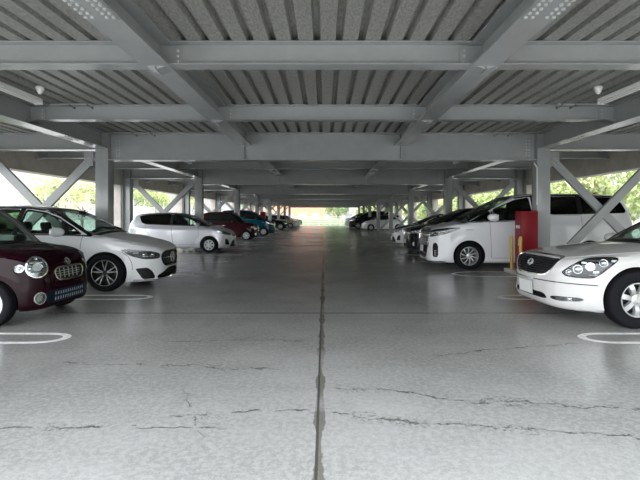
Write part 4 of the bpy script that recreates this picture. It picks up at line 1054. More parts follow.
# ------------------------------------------------------------------ floor material
def floor_material():
    m = bpy.data.materials.new('trowelled_concrete'); m.use_nodes = True; nt = m.node_tree; b = nt.nodes['Principled BSDF']
    L = nt.links.new
    tc = N(m, 'ShaderNodeTexCoord'); P = tc.outputs['Object']
    sp = N(m, 'ShaderNodeSeparateXYZ'); L(P, sp.inputs[0])
    def noise(scale, det=6, rough=.6, st=(1, 1, 1)):
        mp = N(m, 'ShaderNodeMapping'); mp.inputs['Scale'].default_value = st; L(P, mp.inputs['Vector'])
        n = N(m, 'ShaderNodeTexNoise'); n.inputs['Scale'].default_value = scale; n.inputs['Detail'].default_value = det; n.inputs['Roughness'].default_value = rough
        L(mp.outputs[0], n.inputs['Vector']); return n.outputs['Fac']
    def mth(op, a, b_=None, c=None, clamp=False):
        n = N(m, 'ShaderNodeMath', operation=op); n.use_clamp = clamp
        for i, v in enumerate((a, b_, c)):
            if v is None: continue
            if isinstance(v, (int, float)): n.inputs[i].default_value = v
            else: L(v, n.inputs[i])
        return n.outputs[0]
    def ramp(f, a, b_, ca=0.0, cb=1.0):
        n = N(m, 'ShaderNodeMapRange'); n.interpolation_type = 'SMOOTHSTEP'
        L(f, n.inputs['Value']) 
        n.inputs['From Min'].default_value = a; n.inputs['From Max'].default_value = b_
        n.inputs['To Min'].default_value = ca; n.inputs['To Max'].default_value = cb
        return n.outputs[0]
    def mix(f, a, b_):
        n = N(m, 'ShaderNodeMix', data_type='RGBA')
        if isinstance(f, (int, float)): n.inputs[0].default_value = f
        else: L(f, n.inputs[0])
        for i, v in ((6, a), (7, b_)):
            if isinstance(v, tuple): n.inputs[i].default_value = (*v, 1)
            else: L(v, n.inputs[i])
        return n.outputs[2]
    big = noise(.45, 5, .6); mid = noise(2.2, 8, .7); fine = noise(26, 8, .75); streak = noise(1.2, 4, .6, (.25, 2.2, 1))
    c = mix(ramp(big, .32, .68), (.215, .214, .204), (.325, .322, .309))
    c = mix(mth('MULTIPLY', ramp(mid, .3, .75), .35), c, (.34, .34, .33))
    c = mix(mth('MULTIPLY', ramp(streak, .35, .8), .30), c, (.19, .19, .183))
    c = mix(mth('MULTIPLY', ramp(fine, .42, .60), .45), c, (.42, .42, .405))
    grain = noise(110, 3, .7)
    c = mix(mth('MULTIPLY', ramp(grain, .5, .62), .30), c, (.15, .15, .143))
    # pits and scaled specks
    vor = N(m, 'ShaderNodeTexVoronoi'); vor.inputs['Scale'].default_value = 38; L(P, vor.inputs['Vector'])
    spk = mth('MULTIPLY', ramp(vor.outputs['Distance'], .16, .06), ramp(noise(1.6, 4, .7), .53, .66))
    c = mix(mth('MULTIPLY', spk, .75), c, (.10, .10, .09))
    wob = mth('SUBTRACT', noise(7, 6, .75), .5); wob2 = mth('SUBTRACT', noise(1.6, 3, .6), .5)
    wobf = mth('SUBTRACT', noise(40, 4, .8), .5)
    X, Y = sp.outputs['X'], sp.outputs['Y']
    dark = None
    def line(dist, w, soft):
        return ramp(mth('ABSOLUTE', dist), w, w+soft, 1.0, 0.0)
    def add(a, b_): return b_ if a is None else mth('MAXIMUM', a, b_)
    def window(v, a, b_, s=.15):
        return mth('MULTIPLY', ramp(v, a-s, a), ramp(v, b_, b_+s, 1.0, 0.0))
    # cracks: (slope, offset, x from, x to, wobble, strength)
    for (k, y0, xa, xb, w1, w2, th) in ((-.19, 3.08, .02, 2.6, .18, .35, .0045), (.10, 3.16, -.95, -.05, .12, .25, .003), (.02, 2.92, -2.6, -.75, .12, .3, .0035),
                                        (-.30, 3.60, .15, 1.3, .15, .3, .003), (-.08, 3.95, -2.3, -.5, .16, .5, .003), (.22, 4.15, 1.1, 2.6, .14, .4, .003),
                                        (.06, 4.95, -1.6, -.3, .1, .4, .0025), (-.12, 3.42, 1.2, 2.9, .18, .4, .003), (-2.2, 1.15, -1.0, -.80, .3, .5, .003)):
        d = mth('SUBTRACT', Y, mth('ADD', mth('ADD', mth('MULTIPLY', X, k), y0), mth('ADD', mth('MULTIPLY', wob, w1), mth('MULTIPLY', wob2, w2))))
        ln = mth('MULTIPLY', line(d, th*1.7, .007), window(X, xa, xb))
        brk = ramp(noise(5.3, 3, .6), .38, .52)
        dark = add(dark, mth('MULTIPLY', mth('MULTIPLY', ln, brk), .85))
        pit = mth('MULTIPLY', mth('MULTIPLY', ramp(mth('ABSOLUTE', d), .02, .11, 1., 0.), window(X, xa, xb)), ramp(noise(34, 5, .8), .52, .58))
        dark = add(dark, mth('MULTIPLY', mth('MULTIPLY', pit, ramp(noise(1.9, 3, .6), .47, .58)), .8))
    # transverse joints every 5 m
    ty = mth('SUBTRACT', mth('MODULO', mth('ADD', Y, 20+5-6.29+2.5), 5.0), 2.5)
    dark = add(dark, mth('MULTIPLY', line(mth('ADD', ty, mth('MULTIPLY', wobf, .012)), .014, .022), .66))
    # lengthwise joint with crumbling filler
    jx = mth('ADD', X, .044)
    fw = mth('ADD', mth('MULTIPLY', ramp(noise(2.1, 3, .6, (.1, 1, 1)), .35, .65), .030), .008)
    fd = mth('SUBTRACT', mth('ABSOLUTE', mth('ADD', mth('SUBTRACT', jx, .012), mth('MULTIPLY', wobf, .030))), fw)
    filler = mth('MULTIPLY', ramp(fd, 0, .008, 1., 0.), ramp(noise(1.3, 2, .5, (.05, 1, 1)), .38, .5, .45, 1.))
    c = mix(mth('MULTIPLY', filler, .8), c, (.095, .09, .072))
    dark = add(dark, mth('MULTIPLY', line(mth('ADD', jx, mth('MULTIPLY', wobf, .006)), .006, .005), .95))
    for xj in (-7.0, 7.0):
        dark = add(dark, mth('MULTIPLY', line(mth('SUBTRACT', X, xj), .005, .01), .5))
    # oil and tyre stains in the driving lane
    st = mth('MULTIPLY', ramp(noise(.9, 5, .7, (1, .5, 1)), .55, .75), .35)
    c = mix(st, c, (.14, .14, .133))
    c = mix(dark, c, (.055, .052, .045))
    L(c, b.inputs['Base Color'])
    rg = mth('MULTIPLY', ramp(big, .3, .7), .07)
    L(mth('ADD', rg, FLOOR_R), b.inputs['Roughness'])
    b.inputs['Specular IOR Level'].default_value = .5
    bp = N(m, 'ShaderNodeBump'); bp.inputs['Strength'].default_value = .04; bp.inputs['Distance'].default_value = .002
    L(mth('MULTIPLY', dark, -1.0), bp.inputs['Height'])
    L(bp.outputs[0], b.inputs['Normal'])
    return m

FL = floor_material()
X0 = -.04                                   # centre line of the steel frame
YA, YB = 2.25, 66.9                          # front and far edge of the deck
fl = MB().box(-8.75, 8.75, .6, 68.5, -.25, 0).build('floor', FL); tag(fl, kind='structure')

# ------------------------------------------------------------------ corrugated deck
zd = 3.268
deck = MB(); v = []; p = .244; nx = int(16.6/p)
prof = []
x = X0-nx*p/2
for i in range(nx):
    for dx, dz in ((0, 0), (.160, 0), (.178, .075), (.226, .075)): prof.append((x+dx, zd+dz))
    x += p
prof.append((x, zd))
xs = [q[0] for q in prof]
for yy in (YA, YB): v += [(q[0], yy, q[1]) for q in prof]
n = len(prof); f = [(i, i+1, n+i+1, n+i) for i in range(n-1)]
for yy in (YA, YB): v += [(prof[0][0], yy, zd+.20), (prof[-1][0], yy, zd+.20)]
f += [(2*n, 2*n+1, 2*n+3, 2*n+2), tuple(range(n))+(2*n+1, 2*n), tuple(range(n, 2*n))+(2*n+3, 2*n+2), (0, n, 2*n+2, 2*n), (n-1, 2*n-1, 2*n+3, 2*n+1)]
deck.add(v, f); dk = deck.build('ceiling', M['deck']); tag(dk, kind='structure')

# ------------------------------------------------------------------ steel frame
def ibeam(mb, x0, x1, y0, y1, zb, zt, fw, axis, tf=.018, tw=.012):
    """I section along x or y; fw = flange width"""
    if axis == 'x':
        yc = y0; mb.box(x0, x1, yc-fw/2, yc+fw/2, zb, zb+tf); mb.box(x0, x1, yc-fw/2, yc+fw/2, zt-tf, zt); mb.box(x0, x1, yc-tw/2, yc+tw/2, zb+tf, zt-tf)
    else:
        xc = x0; mb.box(xc-fw/2, xc+fw/2, y0, y1, zb, zb+tf); mb.box(xc-fw/2, xc+fw/2, y0, y1, zt-tf, zt); mb.box(xc-tw/2, xc+tw/2, y0, y1, zb+tf, zt-tf)
bolt_mesh = MB().lathe([(0, .0), (.015, .0), (.015, .009), (.011, .014), (0, .014)], 8, 'z').build('bolt', M['galv'])
bolt_me = bolt_mesh.data; bpy.data.objects.remove(bolt_mesh)
def bolt(parent, p, d):
    o = bpy.data.objects.new('bolt', bolt_me); COL.objects.link(o); o.parent = parent; o.location = p
    o.rotation_euler = Vector(d).to_track_quat('Z', 'Y').to_euler(); return o
ORD = ['nearest', 'second', 'third', 'fourth', 'fifth', 'sixth', 'seventh', 'eighth', 'ninth']
ZT = zd-.004
XB, XC, XO = 1.81, 5.08, 8.01
NF = 9
frames = [2.45]+[2.6+8*k for k in range(1, NF)]
ST = M['steel']
for k, y in enumerate(frames):
    far = k >= 5
    nm = ORD[k-1] if k else ''
    # main cross girder
    g = MB(); ibeam(g, X0-XC+.15, X0+XC-.15, y, y, 2.631, ZT, .30, 'x', .022, .014)
    for s in (-1, 1):
        ibeam(g, min(X0+s*(XC+.15), X0+s*8.2), max(X0+s*(XC+.15), X0+s*8.2), y, y, 2.875, ZT, .26, 'x')
        for xx in (XB,):                    # web stiffeners under the lengthwise beams
            g.box(X0+s*xx-.006, X0+s*xx+.006, y-.145, y+.145, 2.65, ZT-.02)
    o = g.build('girder', ST)
    if k == 0: tag(o, 'deep grey steel girder at the open front edge of the deck overhead', 'steel beam', 'deep cross girders on the columns')
    else: tag(o, 'deep grey steel cross girder resting on the %s pair of aisle columns' % nm, 'steel beam', 'deep cross girders on the columns')
    if 1 <= k <= 2:
        for s in (-1, 1):
            for c in range(2):
                for r in range(6): bolt(o, (X0+s*(XC-.28-.07*c), y-.007, 2.74+r*.07), (0, -1, 0))
    # columns
    for s, side in ((-1, 'left'), (1, 'right')):
        if k == 0: continue
        c = MB(); xc = X0+s*XC
        c.bbox(xc-.15, xc+.15, y-.15, y+.15, 0.0, ZT-.03, .012, 2)
        co_ = c.build('steel_column', ST, None, True, angle=30)
        bp_ = MB(); bp_.box(xc-.24, xc+.24, y-.24, y+.24, 0, .03); bp_.build('base_plate', ST, co_)
        tag(co_, '%s grey square steel column along the %s side of the aisle' % (nm, side), 'column', 'aisle columns')
        c = MB(); xo = X0+s*XO
        ibz = ZT-.03
        c.box(xo-.16, xo-.142, y-.16, y+.16, 0, ibz); c.box(xo+.142, xo+.16, y-.16, y+.16, 0, ibz); c.box(xo-.142, xo+.142, y-.007, y+.007, 0, ibz)
        oc = c.build('outer_steel_column', ST)
        tag(oc, '%s grey steel edge column on the %s side, beside the concrete post' % (nm, side), 'column', 'outer edge steel columns')
        q = MB(); xp = X0+s*8.44; q.bbox(xp-.22, xp+.22, y-.15, y+.35, 0, 3.45, .01, 1)
        pc = q.build('concrete_post', M['beige']); tag(pc, '%s beige concrete post at the %s edge of the deck' % (nm, side), 'post', 'beige edge posts')
        # X bracing between aisle column and edge column
        b = empty('cross_brace', (xc, y, 0)); tag(b, 'crossed grey steel braces beside the %s %s aisle column' % (nm, side), 'brace', 'crossed braces')
        xa, xb2 = s*.235, s*(XO-XC-.235)
        for j, (za, zb2) in enumerate(((2.72, .20), (.20, 2.72))):
            mb = MB(); dy = .05*(1 if j else -1)*(-s)
            d = Vector((xb2-xa, 0, zb2-za)).normalized(); nrm = Vector((-d.z, 0, d.x))
            P0 = Vector((xa, dy, za)); P1 = Vector((xb2, dy, zb2))
            # channel section: web facing the aisle approach and two lips
            mb.bar(P0, P1, .012, .18, nrm)
            for e in (-1, 1):
                mb.bar(P0+nrm*e*.088+Vector((0, .035, 0)), P1+nrm*e*.088+Vector((0, .035, 0)), .075, .010, nrm)
            bo = mb.build('brace_bar', ST, b)
            for (pp, sg) in ((P0, 1), (P1, -1)):
                gq = MB(); dd = d*sg
                gq.box(min(pp.x, pp.x+dd.x*.30), max(pp.x, pp.x+dd.x*.30), dy-.022, dy-.008, min(pp.z-.12, pp.z+dd.z*.30), max(pp.z+.12, pp.z+dd.z*.30))
                if not far: gq.build('gusset_plate', ST, bo)
                if k <= 1:
                    for r in range(3):
                        for e in (-.05, .05):
                            pt = pp+dd*(.10+.06*r)+nrm*e; bolt(bo, (pt.x, dy-.022, pt.z), (0, -1, 0))
for k in range(NF-1):
    ya, yb = frames[k]+.01, frames[k+1]-.01
    nm = ORD[k]
    for s, side in ((-1, 'left'), (1, 'right')):
        a = MB(); ibeam(a, X0+s*XB, 0, ya, yb, 2.985, ZT, .30, 'y')
        o = a.build('lengthwise_beam', ST); tag(o, 'grey steel beam running lengthwise over the %s half of the aisle, %s bay' % (side, nm), 'steel beam', 'lengthwise aisle beams')
        if k == 0:
            for r in range(5):
                for e in (-.115, -.06, .06, .115): bolt(o, (X0+s*XB+e, 3.44+r*.075, 2.975), (0, 0, -1))
            sp_ = MB().box(X0+s*XB-.14, X0+s*XB+.14, 3.2, 3.80, 2.975, 2.985).build('splice_plate', ST, o)
        a = MB(); ibeam(a, X0+s*XC, 0, ya+.15, yb-.15, 2.90, ZT, .28, 'y')
        o = a.build('column_line_beam', ST); tag(o, 'grey steel beam running lengthwise along the %s column line, %s bay' % (side, nm), 'steel beam', 'column line beams')
        if k == 0:
            for r in range(7):
                for e in (-.10, -.05, .05, .10): bolt(o, (X0+s*XC+e, 8.9+r*.07, 2.90), (0, 0, -1))
    for j in (1, 2):
        y = 2.6+8*k+(2.49 if j == 1 else 5.333)
        row = ORD[2*k+j-1] if 2*k+j-1 < 9 else None
        rowtxt = (row+' row from the front') if row else 'in the far rows towards the exit'
        spans = (('left edge', -8.18, -XC-.006), ('left', -XC+.006, -XB-.006), ('middle', -XB+.006, XB-.006), ('right', XB+.006, XC-.006), ('right edge', XC+.006, 8.18))
        for nm2, xa, xb in spans:
            a = MB(); ibeam(a, X0+xa, X0+xb, y, y, 3.005, ZT, .20, 'x', .014, .010)
            # haunch brackets at the ends
            for e, sg in ((xa, 1), (xb, -1)):
                a.add([(X0+e, y-.1, 3.005), (X0+e+sg*.16, y-.1, 3.005), (X0+e, y-.1, 2.95), (X0+e, y+.1, 3.005), (X0+e+sg*.16, y+.1, 3.005), (X0+e, y+.1, 2.95)],
                      [(0, 1, 2), (3, 5, 4), (0, 3, 4, 1), (1, 4, 5, 2), (0, 2, 5, 3)])
                a.box(min(X0+e, X0+e+sg*.26), max(X0+e, X0+e+sg*.26), y-.018, y-.006, 3.03, 3.235)
            o = a.build('joist', ST); tag(o, 'slim grey steel joist over the %s span, %s' % (nm2, rowtxt), 'steel beam', 'slim cross joists')
            if k == 0 and abs(xa) < 6 and abs(xb) < 6:
                for e, sg in ((xa, 1), (xb, -1)):
                    for r in range(3): bolt(o, (X0+e+sg*.21, y-.018, 3.06+r*.06), (0, -1, 0))
# concrete edge beams
for s, side in ((-1, 'left'), (1, 'right')):
    q = MB(); xa = X0+s*8.215; xb = X0+s*8.60
    q.box(min(xa, xb), max(xa, xb), YA-.2, YB+.3, 2.60, 3.95)
    o = q.build('trim_%d' % (1 if s < 0 else 2), M['beige']); tag(o, kind='structure')

# ------------------------------------------------------------------ lamps, detectors, conduits
for k in range(NF-1):
    for s, side in ((-1, 'left'), (1, 'right')):
        xl = s*4.38-.07; y0 = 2.6+8*k+3.25; y1 = y0+1.25
        t = empty('batten_lamp', (xl, (y0+y1)/2, 3.12)); tag(t, 'white twin-tube fluorescent batten under the deck, %s side, %s bay' % (side, ORD[k]), 'lamp', 'fluorescent battens')
        L = (y1-y0)/2
        MB().bbox(-.055, .055, -L, L, -.01, .05, .008, 1).build('housing', M['lampwhite'], t)
        for e in (-.035, .035): MB().tube([(e, -L+.03, -.03), (e, L-.03, -.03)], .014, 10).build('tube', M['tube'], t, True)
        for yy in (-L+.02, L-.02): MB().bbox(-.06, .06, yy-.02, yy+.02, -.045, .0, .006, 1).build('end_cap', M['plastic_w'], t)
        for yy in (-.4, .4): MB().bar((0, yy, .045), (0, yy, .15), .02, .02).build('hanger', M['conduit'], t)
for s, side in ((-1, 'left'), (1, 'right')):
    xd = -4.22 if s < 0 else 4.06; yd = 6.75
    t = empty('smoke_detector', (xd, yd, zd)); tag(t, 'round white detector on the deck beside the %s batten lamp' % side, 'detector', 'round ceiling detectors')
    MB().lathe([(.0, -.105), (.032, -.10), (.045, -.08), (.045, -.06), (.062, -.04), (.062, -.02), (.045, 0), (0, 0)], 24, 'z').build('detector_base', M['plastic_w'], t, True)
    MB().lathe([(0, -.122), (.022, -.118), (.027, -.10), (0, -.10)], 20, 'z').build('sensor', M['plastic_w'], t, True)
    for j, (xa, xb, yy) in enumerate(((3.95, 4.65, 7.72), (3.85, 4.8, 10.35))):
        t = empty('conduit', (s*(xa+xb)/2, yy, 3.22)); tag(t, 'pale conduit with dark hanging clips, %s side, at the %s' % (side, 'second joist' if j == 0 else 'nearest deep girder'), 'conduit', 'conduits under the deck')
        h = (xb-xa)/2
        MB().tube([(-h, 0, .02), (h, 0, .02)], .013, 8).build('pipe', M['conduit'], t, True)
        for e in (-h*.1, -h*.75*s):
            q = MB(); q.tube([(e, 0, .02), (e+s*-.05, -.05, -.03), (e+s*-.12, -.07, -.055)], .009, 6); q.ellip((e+s*-.13, -.07, -.06), (.022, .022, .022), 8, 6)
            q.build('clip', M['pipe'], t, True)

# ------------------------------------------------------------------ bay markings (painted loops)
def loop_marking(s, yc, tip, w, label, lw=.065, length=5.0, m_='line'):
    q = MB(); n = 14; r = w/2; e = r*1.5
    outer = []; inner = []
    for i in range(n+1):
        a = PI/2-PI*i/n
        outer.append((e*math.cos(a), r*math.sin(a))); inner.append(((e-lw*1.35)*math.cos(a), (r-lw)*math.sin(a)))
    o = [(-length, r)]+outer+[(-length, -r)]; i_ = [(-length, r-lw)]+inner+[(-length, -r+lw)]
    v = []
    for z in (.002, -.001):
        for P in (o, i_): v += [(s*(tip+e-px), yc+py, z) for px, py in P]
    m = len(o); f = []
    for a in range(m-1):
        f += [(a, a+1, m+a+1, m+a), (2*m+a, 3*m+a, 3*m+a+1, 2*m+a+1), (a, 2*m+a, 2*m+a+1, a+1), (m+a, m+a+1, 3*m+a+1, 3*m+a)]
    f += [(0, m, 3*m, 2*m), (m-1, 3*m-1, 4*m-1, 2*m-1)]
    q.add(v, f); ob = q.build('parking_line', M[m_]); tag(ob, label, 'floor marking', 'white bay loops'); return ob
for s, side in ((-1, 'left'), (1, 'right')):
    loop_marking(s, 5.0, 2.80, .44, 'white painted loop marking nearest the camera on the %s' % side)
    loop_marking(s, 7.52, 2.84, .44, 'white painted loop marking second from the camera on the %s, by the %s' % (side, 'white hatchback' if s < 0 else 'pearl white saloon'))
    loop_marking(s, 10.53, 2.95, .95, 'wide white loop marking around the nearest %s column' % side)
    for k in range(1, NF-1):
        for j in (1, 2):
            loop_marking(s, 10.6+8*(k-1)+.47+j*2.36, 2.84, .44, 'white loop marking between bays on the %s, bay %d past the nearest column' % (side, (k-1)*3+j), m_='line_worn')
        if k < NF-1: loop_marking(s, 10.6+8*k-.07, 2.95, .95, 'wide white loop marking around the %s %s column' % (ORD[k], side), m_='line_worn')

# ------------------------------------------------------------------ red hydrant cabinets with kerb and yellow posts
def cabinet(x, y, s, hh, label, group=None):
    t = empty('hydrant_cabinet', (x, y, .10)); tag(t, label, 'cabinet', group)
    MB().bbox(-.19, .19, -.17, .17, 0, hh, .008, 2).build('body', M['red'], t, True)
    xi = -s*.19
    MB().bbox(min(xi, xi-s*.012), max(xi, xi-s*.012), -.155, .155, .05, hh-.04, .004, 1).build('door', M['red'], t)
    MB().box(min(xi-s*.012, xi-s*.015), max(xi-s*.012, xi-s*.015), -.12, .10, hh-.40, hh-.33).build('label_sticker', M['sticker'], t)
    MB().box(min(xi-s*.012, xi-s*.015), max(xi-s*.012, xi-s*.015), -.10, -.02, hh-.80, hh-.74).build('label_sticker', M['sticker'], t)
    MB().bbox(min(xi-s*.012, xi-s*.04), max(xi-s*.012, xi-s*.04), -.11, -.08, hh*.45, hh*.53, .004, 1).build('handle', M['galv'], t)
    MB().box(-.19, .19, -.1725, -.1705, hh-.06, hh-.055).build('lid_seam', M['black'], t)
    kb = MB().bbox(x-.36, x+.36, y-.42, y+.42, 0, .10, .02, 2).build('kerb', M['kerb']); tag(kb, 'low concrete kerb under the '+label.split(',')[0], 'kerb')
    return t
cabinet(4.69, 10.59-.02, 1, 1.36, 'tall red hydrant cabinet beside the nearest right column, behind the saloon', 'red cabinets by the columns')
for yy, nm in ((10.24, 'nearer'), (10.72, 'farther')):
    q = MB(); q.tube([(0, 0, 0), (0, 0, .74), (0, 0, .775), (0, 0, .79)], [.036, .036, .026, .004], 16)
    o = q.build('guard_post', M['yellow'], None, True, (4.41, yy, .10)); tag(o, '%s yellow guard post in front of the tall red cabinet' % nm, 'post', 'yellow guard posts')
    MB().lathe([(0, 0), (.055, 0), (.055, .008), (0, .008)], 16, 'z').build('base_flange', M['yellow'], o)
cabinet(-4.69, 34.59, -1, 1.60, 'tall red cabinet far down the left side, behind the teal car', 'red cabinets by the columns')
# wall conduit on the nearest right column
q = MB(); q.tube([(4.87, 10.42, 1.6), (4.87, 10.42, 2.45), (4.80, 10.42, 2.56)], .012, 8)
o = q.build('pipe', M['plastic_w'], None, True); tag(o, 'thin pale pipe running up the nearest right column above the red cabinet', 'pipe')

# ------------------------------------------------------------------ cars
DEGL, DEGR = 0.0, PI
CARS_ON = True
if CARS_ON:
    build_car(KEI, (-3.99, 6.16, 0), math.radians(-3), 'wine coloured small round-eyed car, nearest on the left')
    build_car(BEN, (-3.89, 8.92, 0), 0, 'white hatchback with a star emblem and black spoked wheels, beside the wine car')
    build_car(VIT, (-4.22, 17.45, 0), 0, 'silver compact hatchback beyond the white hatchback, left row')
    build_car(LEX, (3.67, 6.26, 0), PI+math.radians(2.0), 'pearl white saloon with dark barred grille, nearest on the right')
    build_car(ALP, (3.61, 12.24, 0), PI, 'white minivan with big chrome grille beside the red cabinet')
    # left row beyond
    K2 = stretch(repaint(KEI, 'p_wine', 'p_maroon', wheel='cover7'), 1.02, 1.06, 1.0)
    build_car(K2, (-4.35, 25.95, 0), 0, 'maroon small car behind the silver hatchback, left row', low=True, solid=True)
    TL = stretch(repaint(ALP, 'p_white', 'p_teal', wheel='cover7', R=.29, RA=.34, rr=.185, tw=.165), .74, .92, .84)
    build_car(TL, (-4.20, 32.0, 0), 0, 'teal boxy tall car behind the maroon car, left row', low=True, solid=True)
    BK = stretch(repaint(LEX, 'p_white_pearl', 'p_black', wheel='plain'), .9, 1.0, .96)
    build_car(BK, (-4.35, 45.6, 0), 0, 'black low car beyond the teal car, left row', low=True, solid=True)
    CH = stretch(repaint(VIT, 'p_silver', 'p_champ', wheel='plain'), 1.05, 1.02, 1.0)
    build_car(CH, (-3.95, 53.2, 0), 0, 'pale champagne hatchback beyond the black car, left row', low=True, solid=True)
    WH = repaint(VIT, 'p_silver', 'p_white', wheel='plain')
    build_car(WH, (-3.85, 57.8, 0), 0, 'white hatchback second from the far end, left row', low=True, solid=True)
    DK = stretch(repaint(LEX, 'p_white_pearl', 'p_char', wheel='plain'), .88, 1.04, .96)
    build_car(DK, (-3.95, 64.0, 0), 0, 'charcoal car last at the far end of the left row', low=True, solid=True)
    # right row beyond
    R3 = stretch(repaint(ALP, 'p_white', 'p_black', R=.335, RA=.385), .94, .86, .97)
    build_car(R3, (3.95, 17.05, 0), PI, 'black chrome-nosed car just beyond the white minivan', solid=True)
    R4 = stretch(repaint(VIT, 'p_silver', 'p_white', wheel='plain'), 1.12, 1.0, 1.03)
    R4['parts'] = [tuple(list(q[:4])+['p_black']+list(q[5:])) if q[0] == 'hood' else q for q in R4['parts']]  # bonnet blackened in place of the dark reflection on white paint
    build_car(R4, (3.95, 20.65, 0), PI, 'white car with its bonnet painted dark for shade, behind the black chrome-nosed car', solid=True)
    R6 = stretch(repaint(VIT, 'p_silver', 'p_white', wheel='cover7'), 1.03, 1.02, 1.0)
    build_car(R6, (4.38, 43.8, 0), PI, 'white hatchback halfway down the right row', low=True, solid=True)
    R7 = repaint(ALP, 'p_white', 'p_black', wheel='plain')
    build_car(R7, (3.70, 51.3, 0), PI, 'black minivan beyond the white hatchback, right row', low=True, solid=True)
    R8 = stretch(repaint(ALP, 'p_white', 'p_silver', wheel='plain'), .95, .97, .96)
    build_car(R8, (3.55, 59.3, 0), PI, 'silver van last at the far end of the right row', low=True, solid=True)

# ------------------------------------------------------------------ outside
def gmat(name, c, amt=.3, sc=3, rough=.9): return mottle(mat(name, c, rough), sc, amt)
M['ground'] = gmat('pale_paving', (.30, .30, .29), .12, .6)
M['grass'] = gmat('grass_green', (.16, .26, .06), .4, 5)
M['leaf'] = gmat('leaf_green', (.46, .54, .24), .3, 2.2, .6)
M['leaf2'] = gmat('leaf_yellow_green', (.62, .66, .36), .3, 2.2, .6)
M['leaf3'] = gmat('leaf_deep_green', (.28, .38, .18), .4, 2.2, .6)
for k in ('leaf', 'leaf2', 'leaf3'):
    b = M[k].node_tree.nodes['Principled BSDF']
    b.inputs['Transmission Weight'].default_value = 0
M['bark'] = gmat('bark', (.16, .12, .09), .3, 8)
M['fencew'] = mat('white_fence', (.75, .76, .76), .5)
M['brick'] = gmat('orange_render', (.60, .31, .19), .12, 2)
M['cream'] = gmat('cream_render', (.62, .58, .50), .1, 2)
M['winb'] = mat('window_pane', (.35, .36, .38), .2)
gr = MB(); gr.box(-160, 160, -60, 220, -.35, -.26); g = gr.build('ground', M['ground']); tag(g, kind='structure')
ap = MB().box(-14, 11, -26, .58, -.25, -.012).build('bounce_apron', mottle(mat('bounce_apron_concrete', (.60, .59, .57), .8), 1.5, .08)); tag(ap, kind='structure')  # unseen pale apron added to bounce light up to the near ceiling

def leaf_mesh(n, rx, ry, rz, size, seed, clumps=14):
    r = np.random.default_rng(seed); v = []; f = []
    cc = r.normal(size=(clumps, 3)); cc /= np.linalg.norm(cc, axis=1, keepdims=True); cc *= (r.random((clumps, 1))**.5)*.75
    rad = .22+.22*r.random(clumps)
    for i in range(n):
        k = r.integers(clumps); d = r.normal(size=3); d /= np.linalg.norm(d)
        p = (cc[k]+d*rad[k]*(r.random()**.35))*np.array([rx, ry, rz])
        a = r.normal(size=3); a /= np.linalg.norm(a); b = np.cross(a, r.normal(size=3)); b /= np.linalg.norm(b); c = np.cross(a, b)
        s = size*(.6+.8*r.random()); m = len(v)
        v += [tuple(p-b*s), tuple(p+c*s*.45), tuple(p+b*s), tuple(p-c*s*.45)]; f.append((m, m+1, m+2, m+3))
    me = bpy.data.meshes.new('foliage'); me.from_pydata(v, [], f); return me
LM = [leaf_mesh(5200, 2.3, 2.3, 2.6, .13, 1, 22), leaf_mesh(5200, 2.0, 2.4, 2.4, .12, 2, 20), leaf_mesh(2600, 1.5, 1.5, 1.6, .10, 3, 14), leaf_mesh(900, 1.1, 1.1, 1.0, .11, 4, 8)]
def tree(x, y, h, lm, mk, sc, label, group, name='tree', zb=-.26):
    t = empty(name, (x, y, zb), random.random()*6); tag(t, label, 'tree', group)
    q = MB(); r = random.Random(int(x*10+y*100))
    q.tube([(0, 0, 0), (.05, .03, h*.35), (-.04, .05, h*.7), (.02, 0, h)], [.13*sc, .11*sc, .08*sc, .04*sc], 10)
    q.build('trunk', M['bark'], t, True)
    for i in range(5):
        a = r.random()*6; z = h*(.45+.1*i); br = MB()
        br.tube([(0, 0, z), (.5*sc*math.cos(a), .5*sc*math.sin(a), z+.45*sc), (1.2*sc*math.cos(a), 1.2*sc*math.sin(a), z+.9*sc)], [.05*sc, .035*sc, .015*sc], 6)
        br.build('branch', M['bark'], t, True)
    me = LM[lm].copy(); me.materials.append(M[mk])
    o = bpy.data.objects.new('foliage', me); COL.objects.link(o); o.parent = t; o.location = (0, 0, h+.4*sc); o.scale = (sc, sc, sc)
    return t
R_ = random.Random(11)
# dense trees along the right edge
for i in range(22):
    y = 7+i*3.3+R_.uniform(-.6, .6); x = 14.0+R_.uniform(-.8, 1.6)
    tree(x, y, 2.6+R_.uniform(-.6, .8), i % 2, ('leaf', 'leaf2', 'leaf', 'leaf3')[i % 4], 1.0+R_.uniform(-.1, .25), 'leafy green tree in the row outside the right edge, %s from the front' % (ORD[i] if i < 9 else 'far'), 'trees outside the right edge')
for i in range(6):  # unseen tall trees added to cut the skylight from the right
    tree(12.5+R_.uniform(-.5, 2.5), -12+i*3.4, 4.2+R_.uniform(0, 1.2), i % 2, ('leaf3', 'leaf')[i % 2], 1.35, 'tall unseen tree added behind the camera on the right to block skylight', 'unseen trees added as sky blockers, front right')
# sparse trees on the left
for i, (x, y, h, lm, mk, sc) in enumerate(((-21, 16.5, 4.1, 3, 'leaf2', 1.0), (-23.5, 17.5, 3.3, 3, 'leaf2', .8), (-22, 37, 2.6, 2, 'leaf2', 1.5), (-18, 24.5, 1.0, 3, 'leaf2', .9), (-17, 32, 2.6, 2, 'leaf2', 1.0), (-22, 52, 3.4, 2, 'leaf', 1.3),
                                           (-18, 62, 3.2, 2, 'leaf2', 1.2), (-26, 70, 4, 0, 'leaf', 1.1), (-14, 84, 3.4, 2, 'leaf3', 1.2))):
    tree(x, y, h, lm, mk, sc, 'small yellow-green tree outside the left edge, %s from the front' % ORD[min(i, 8)], 'trees outside the left edge')
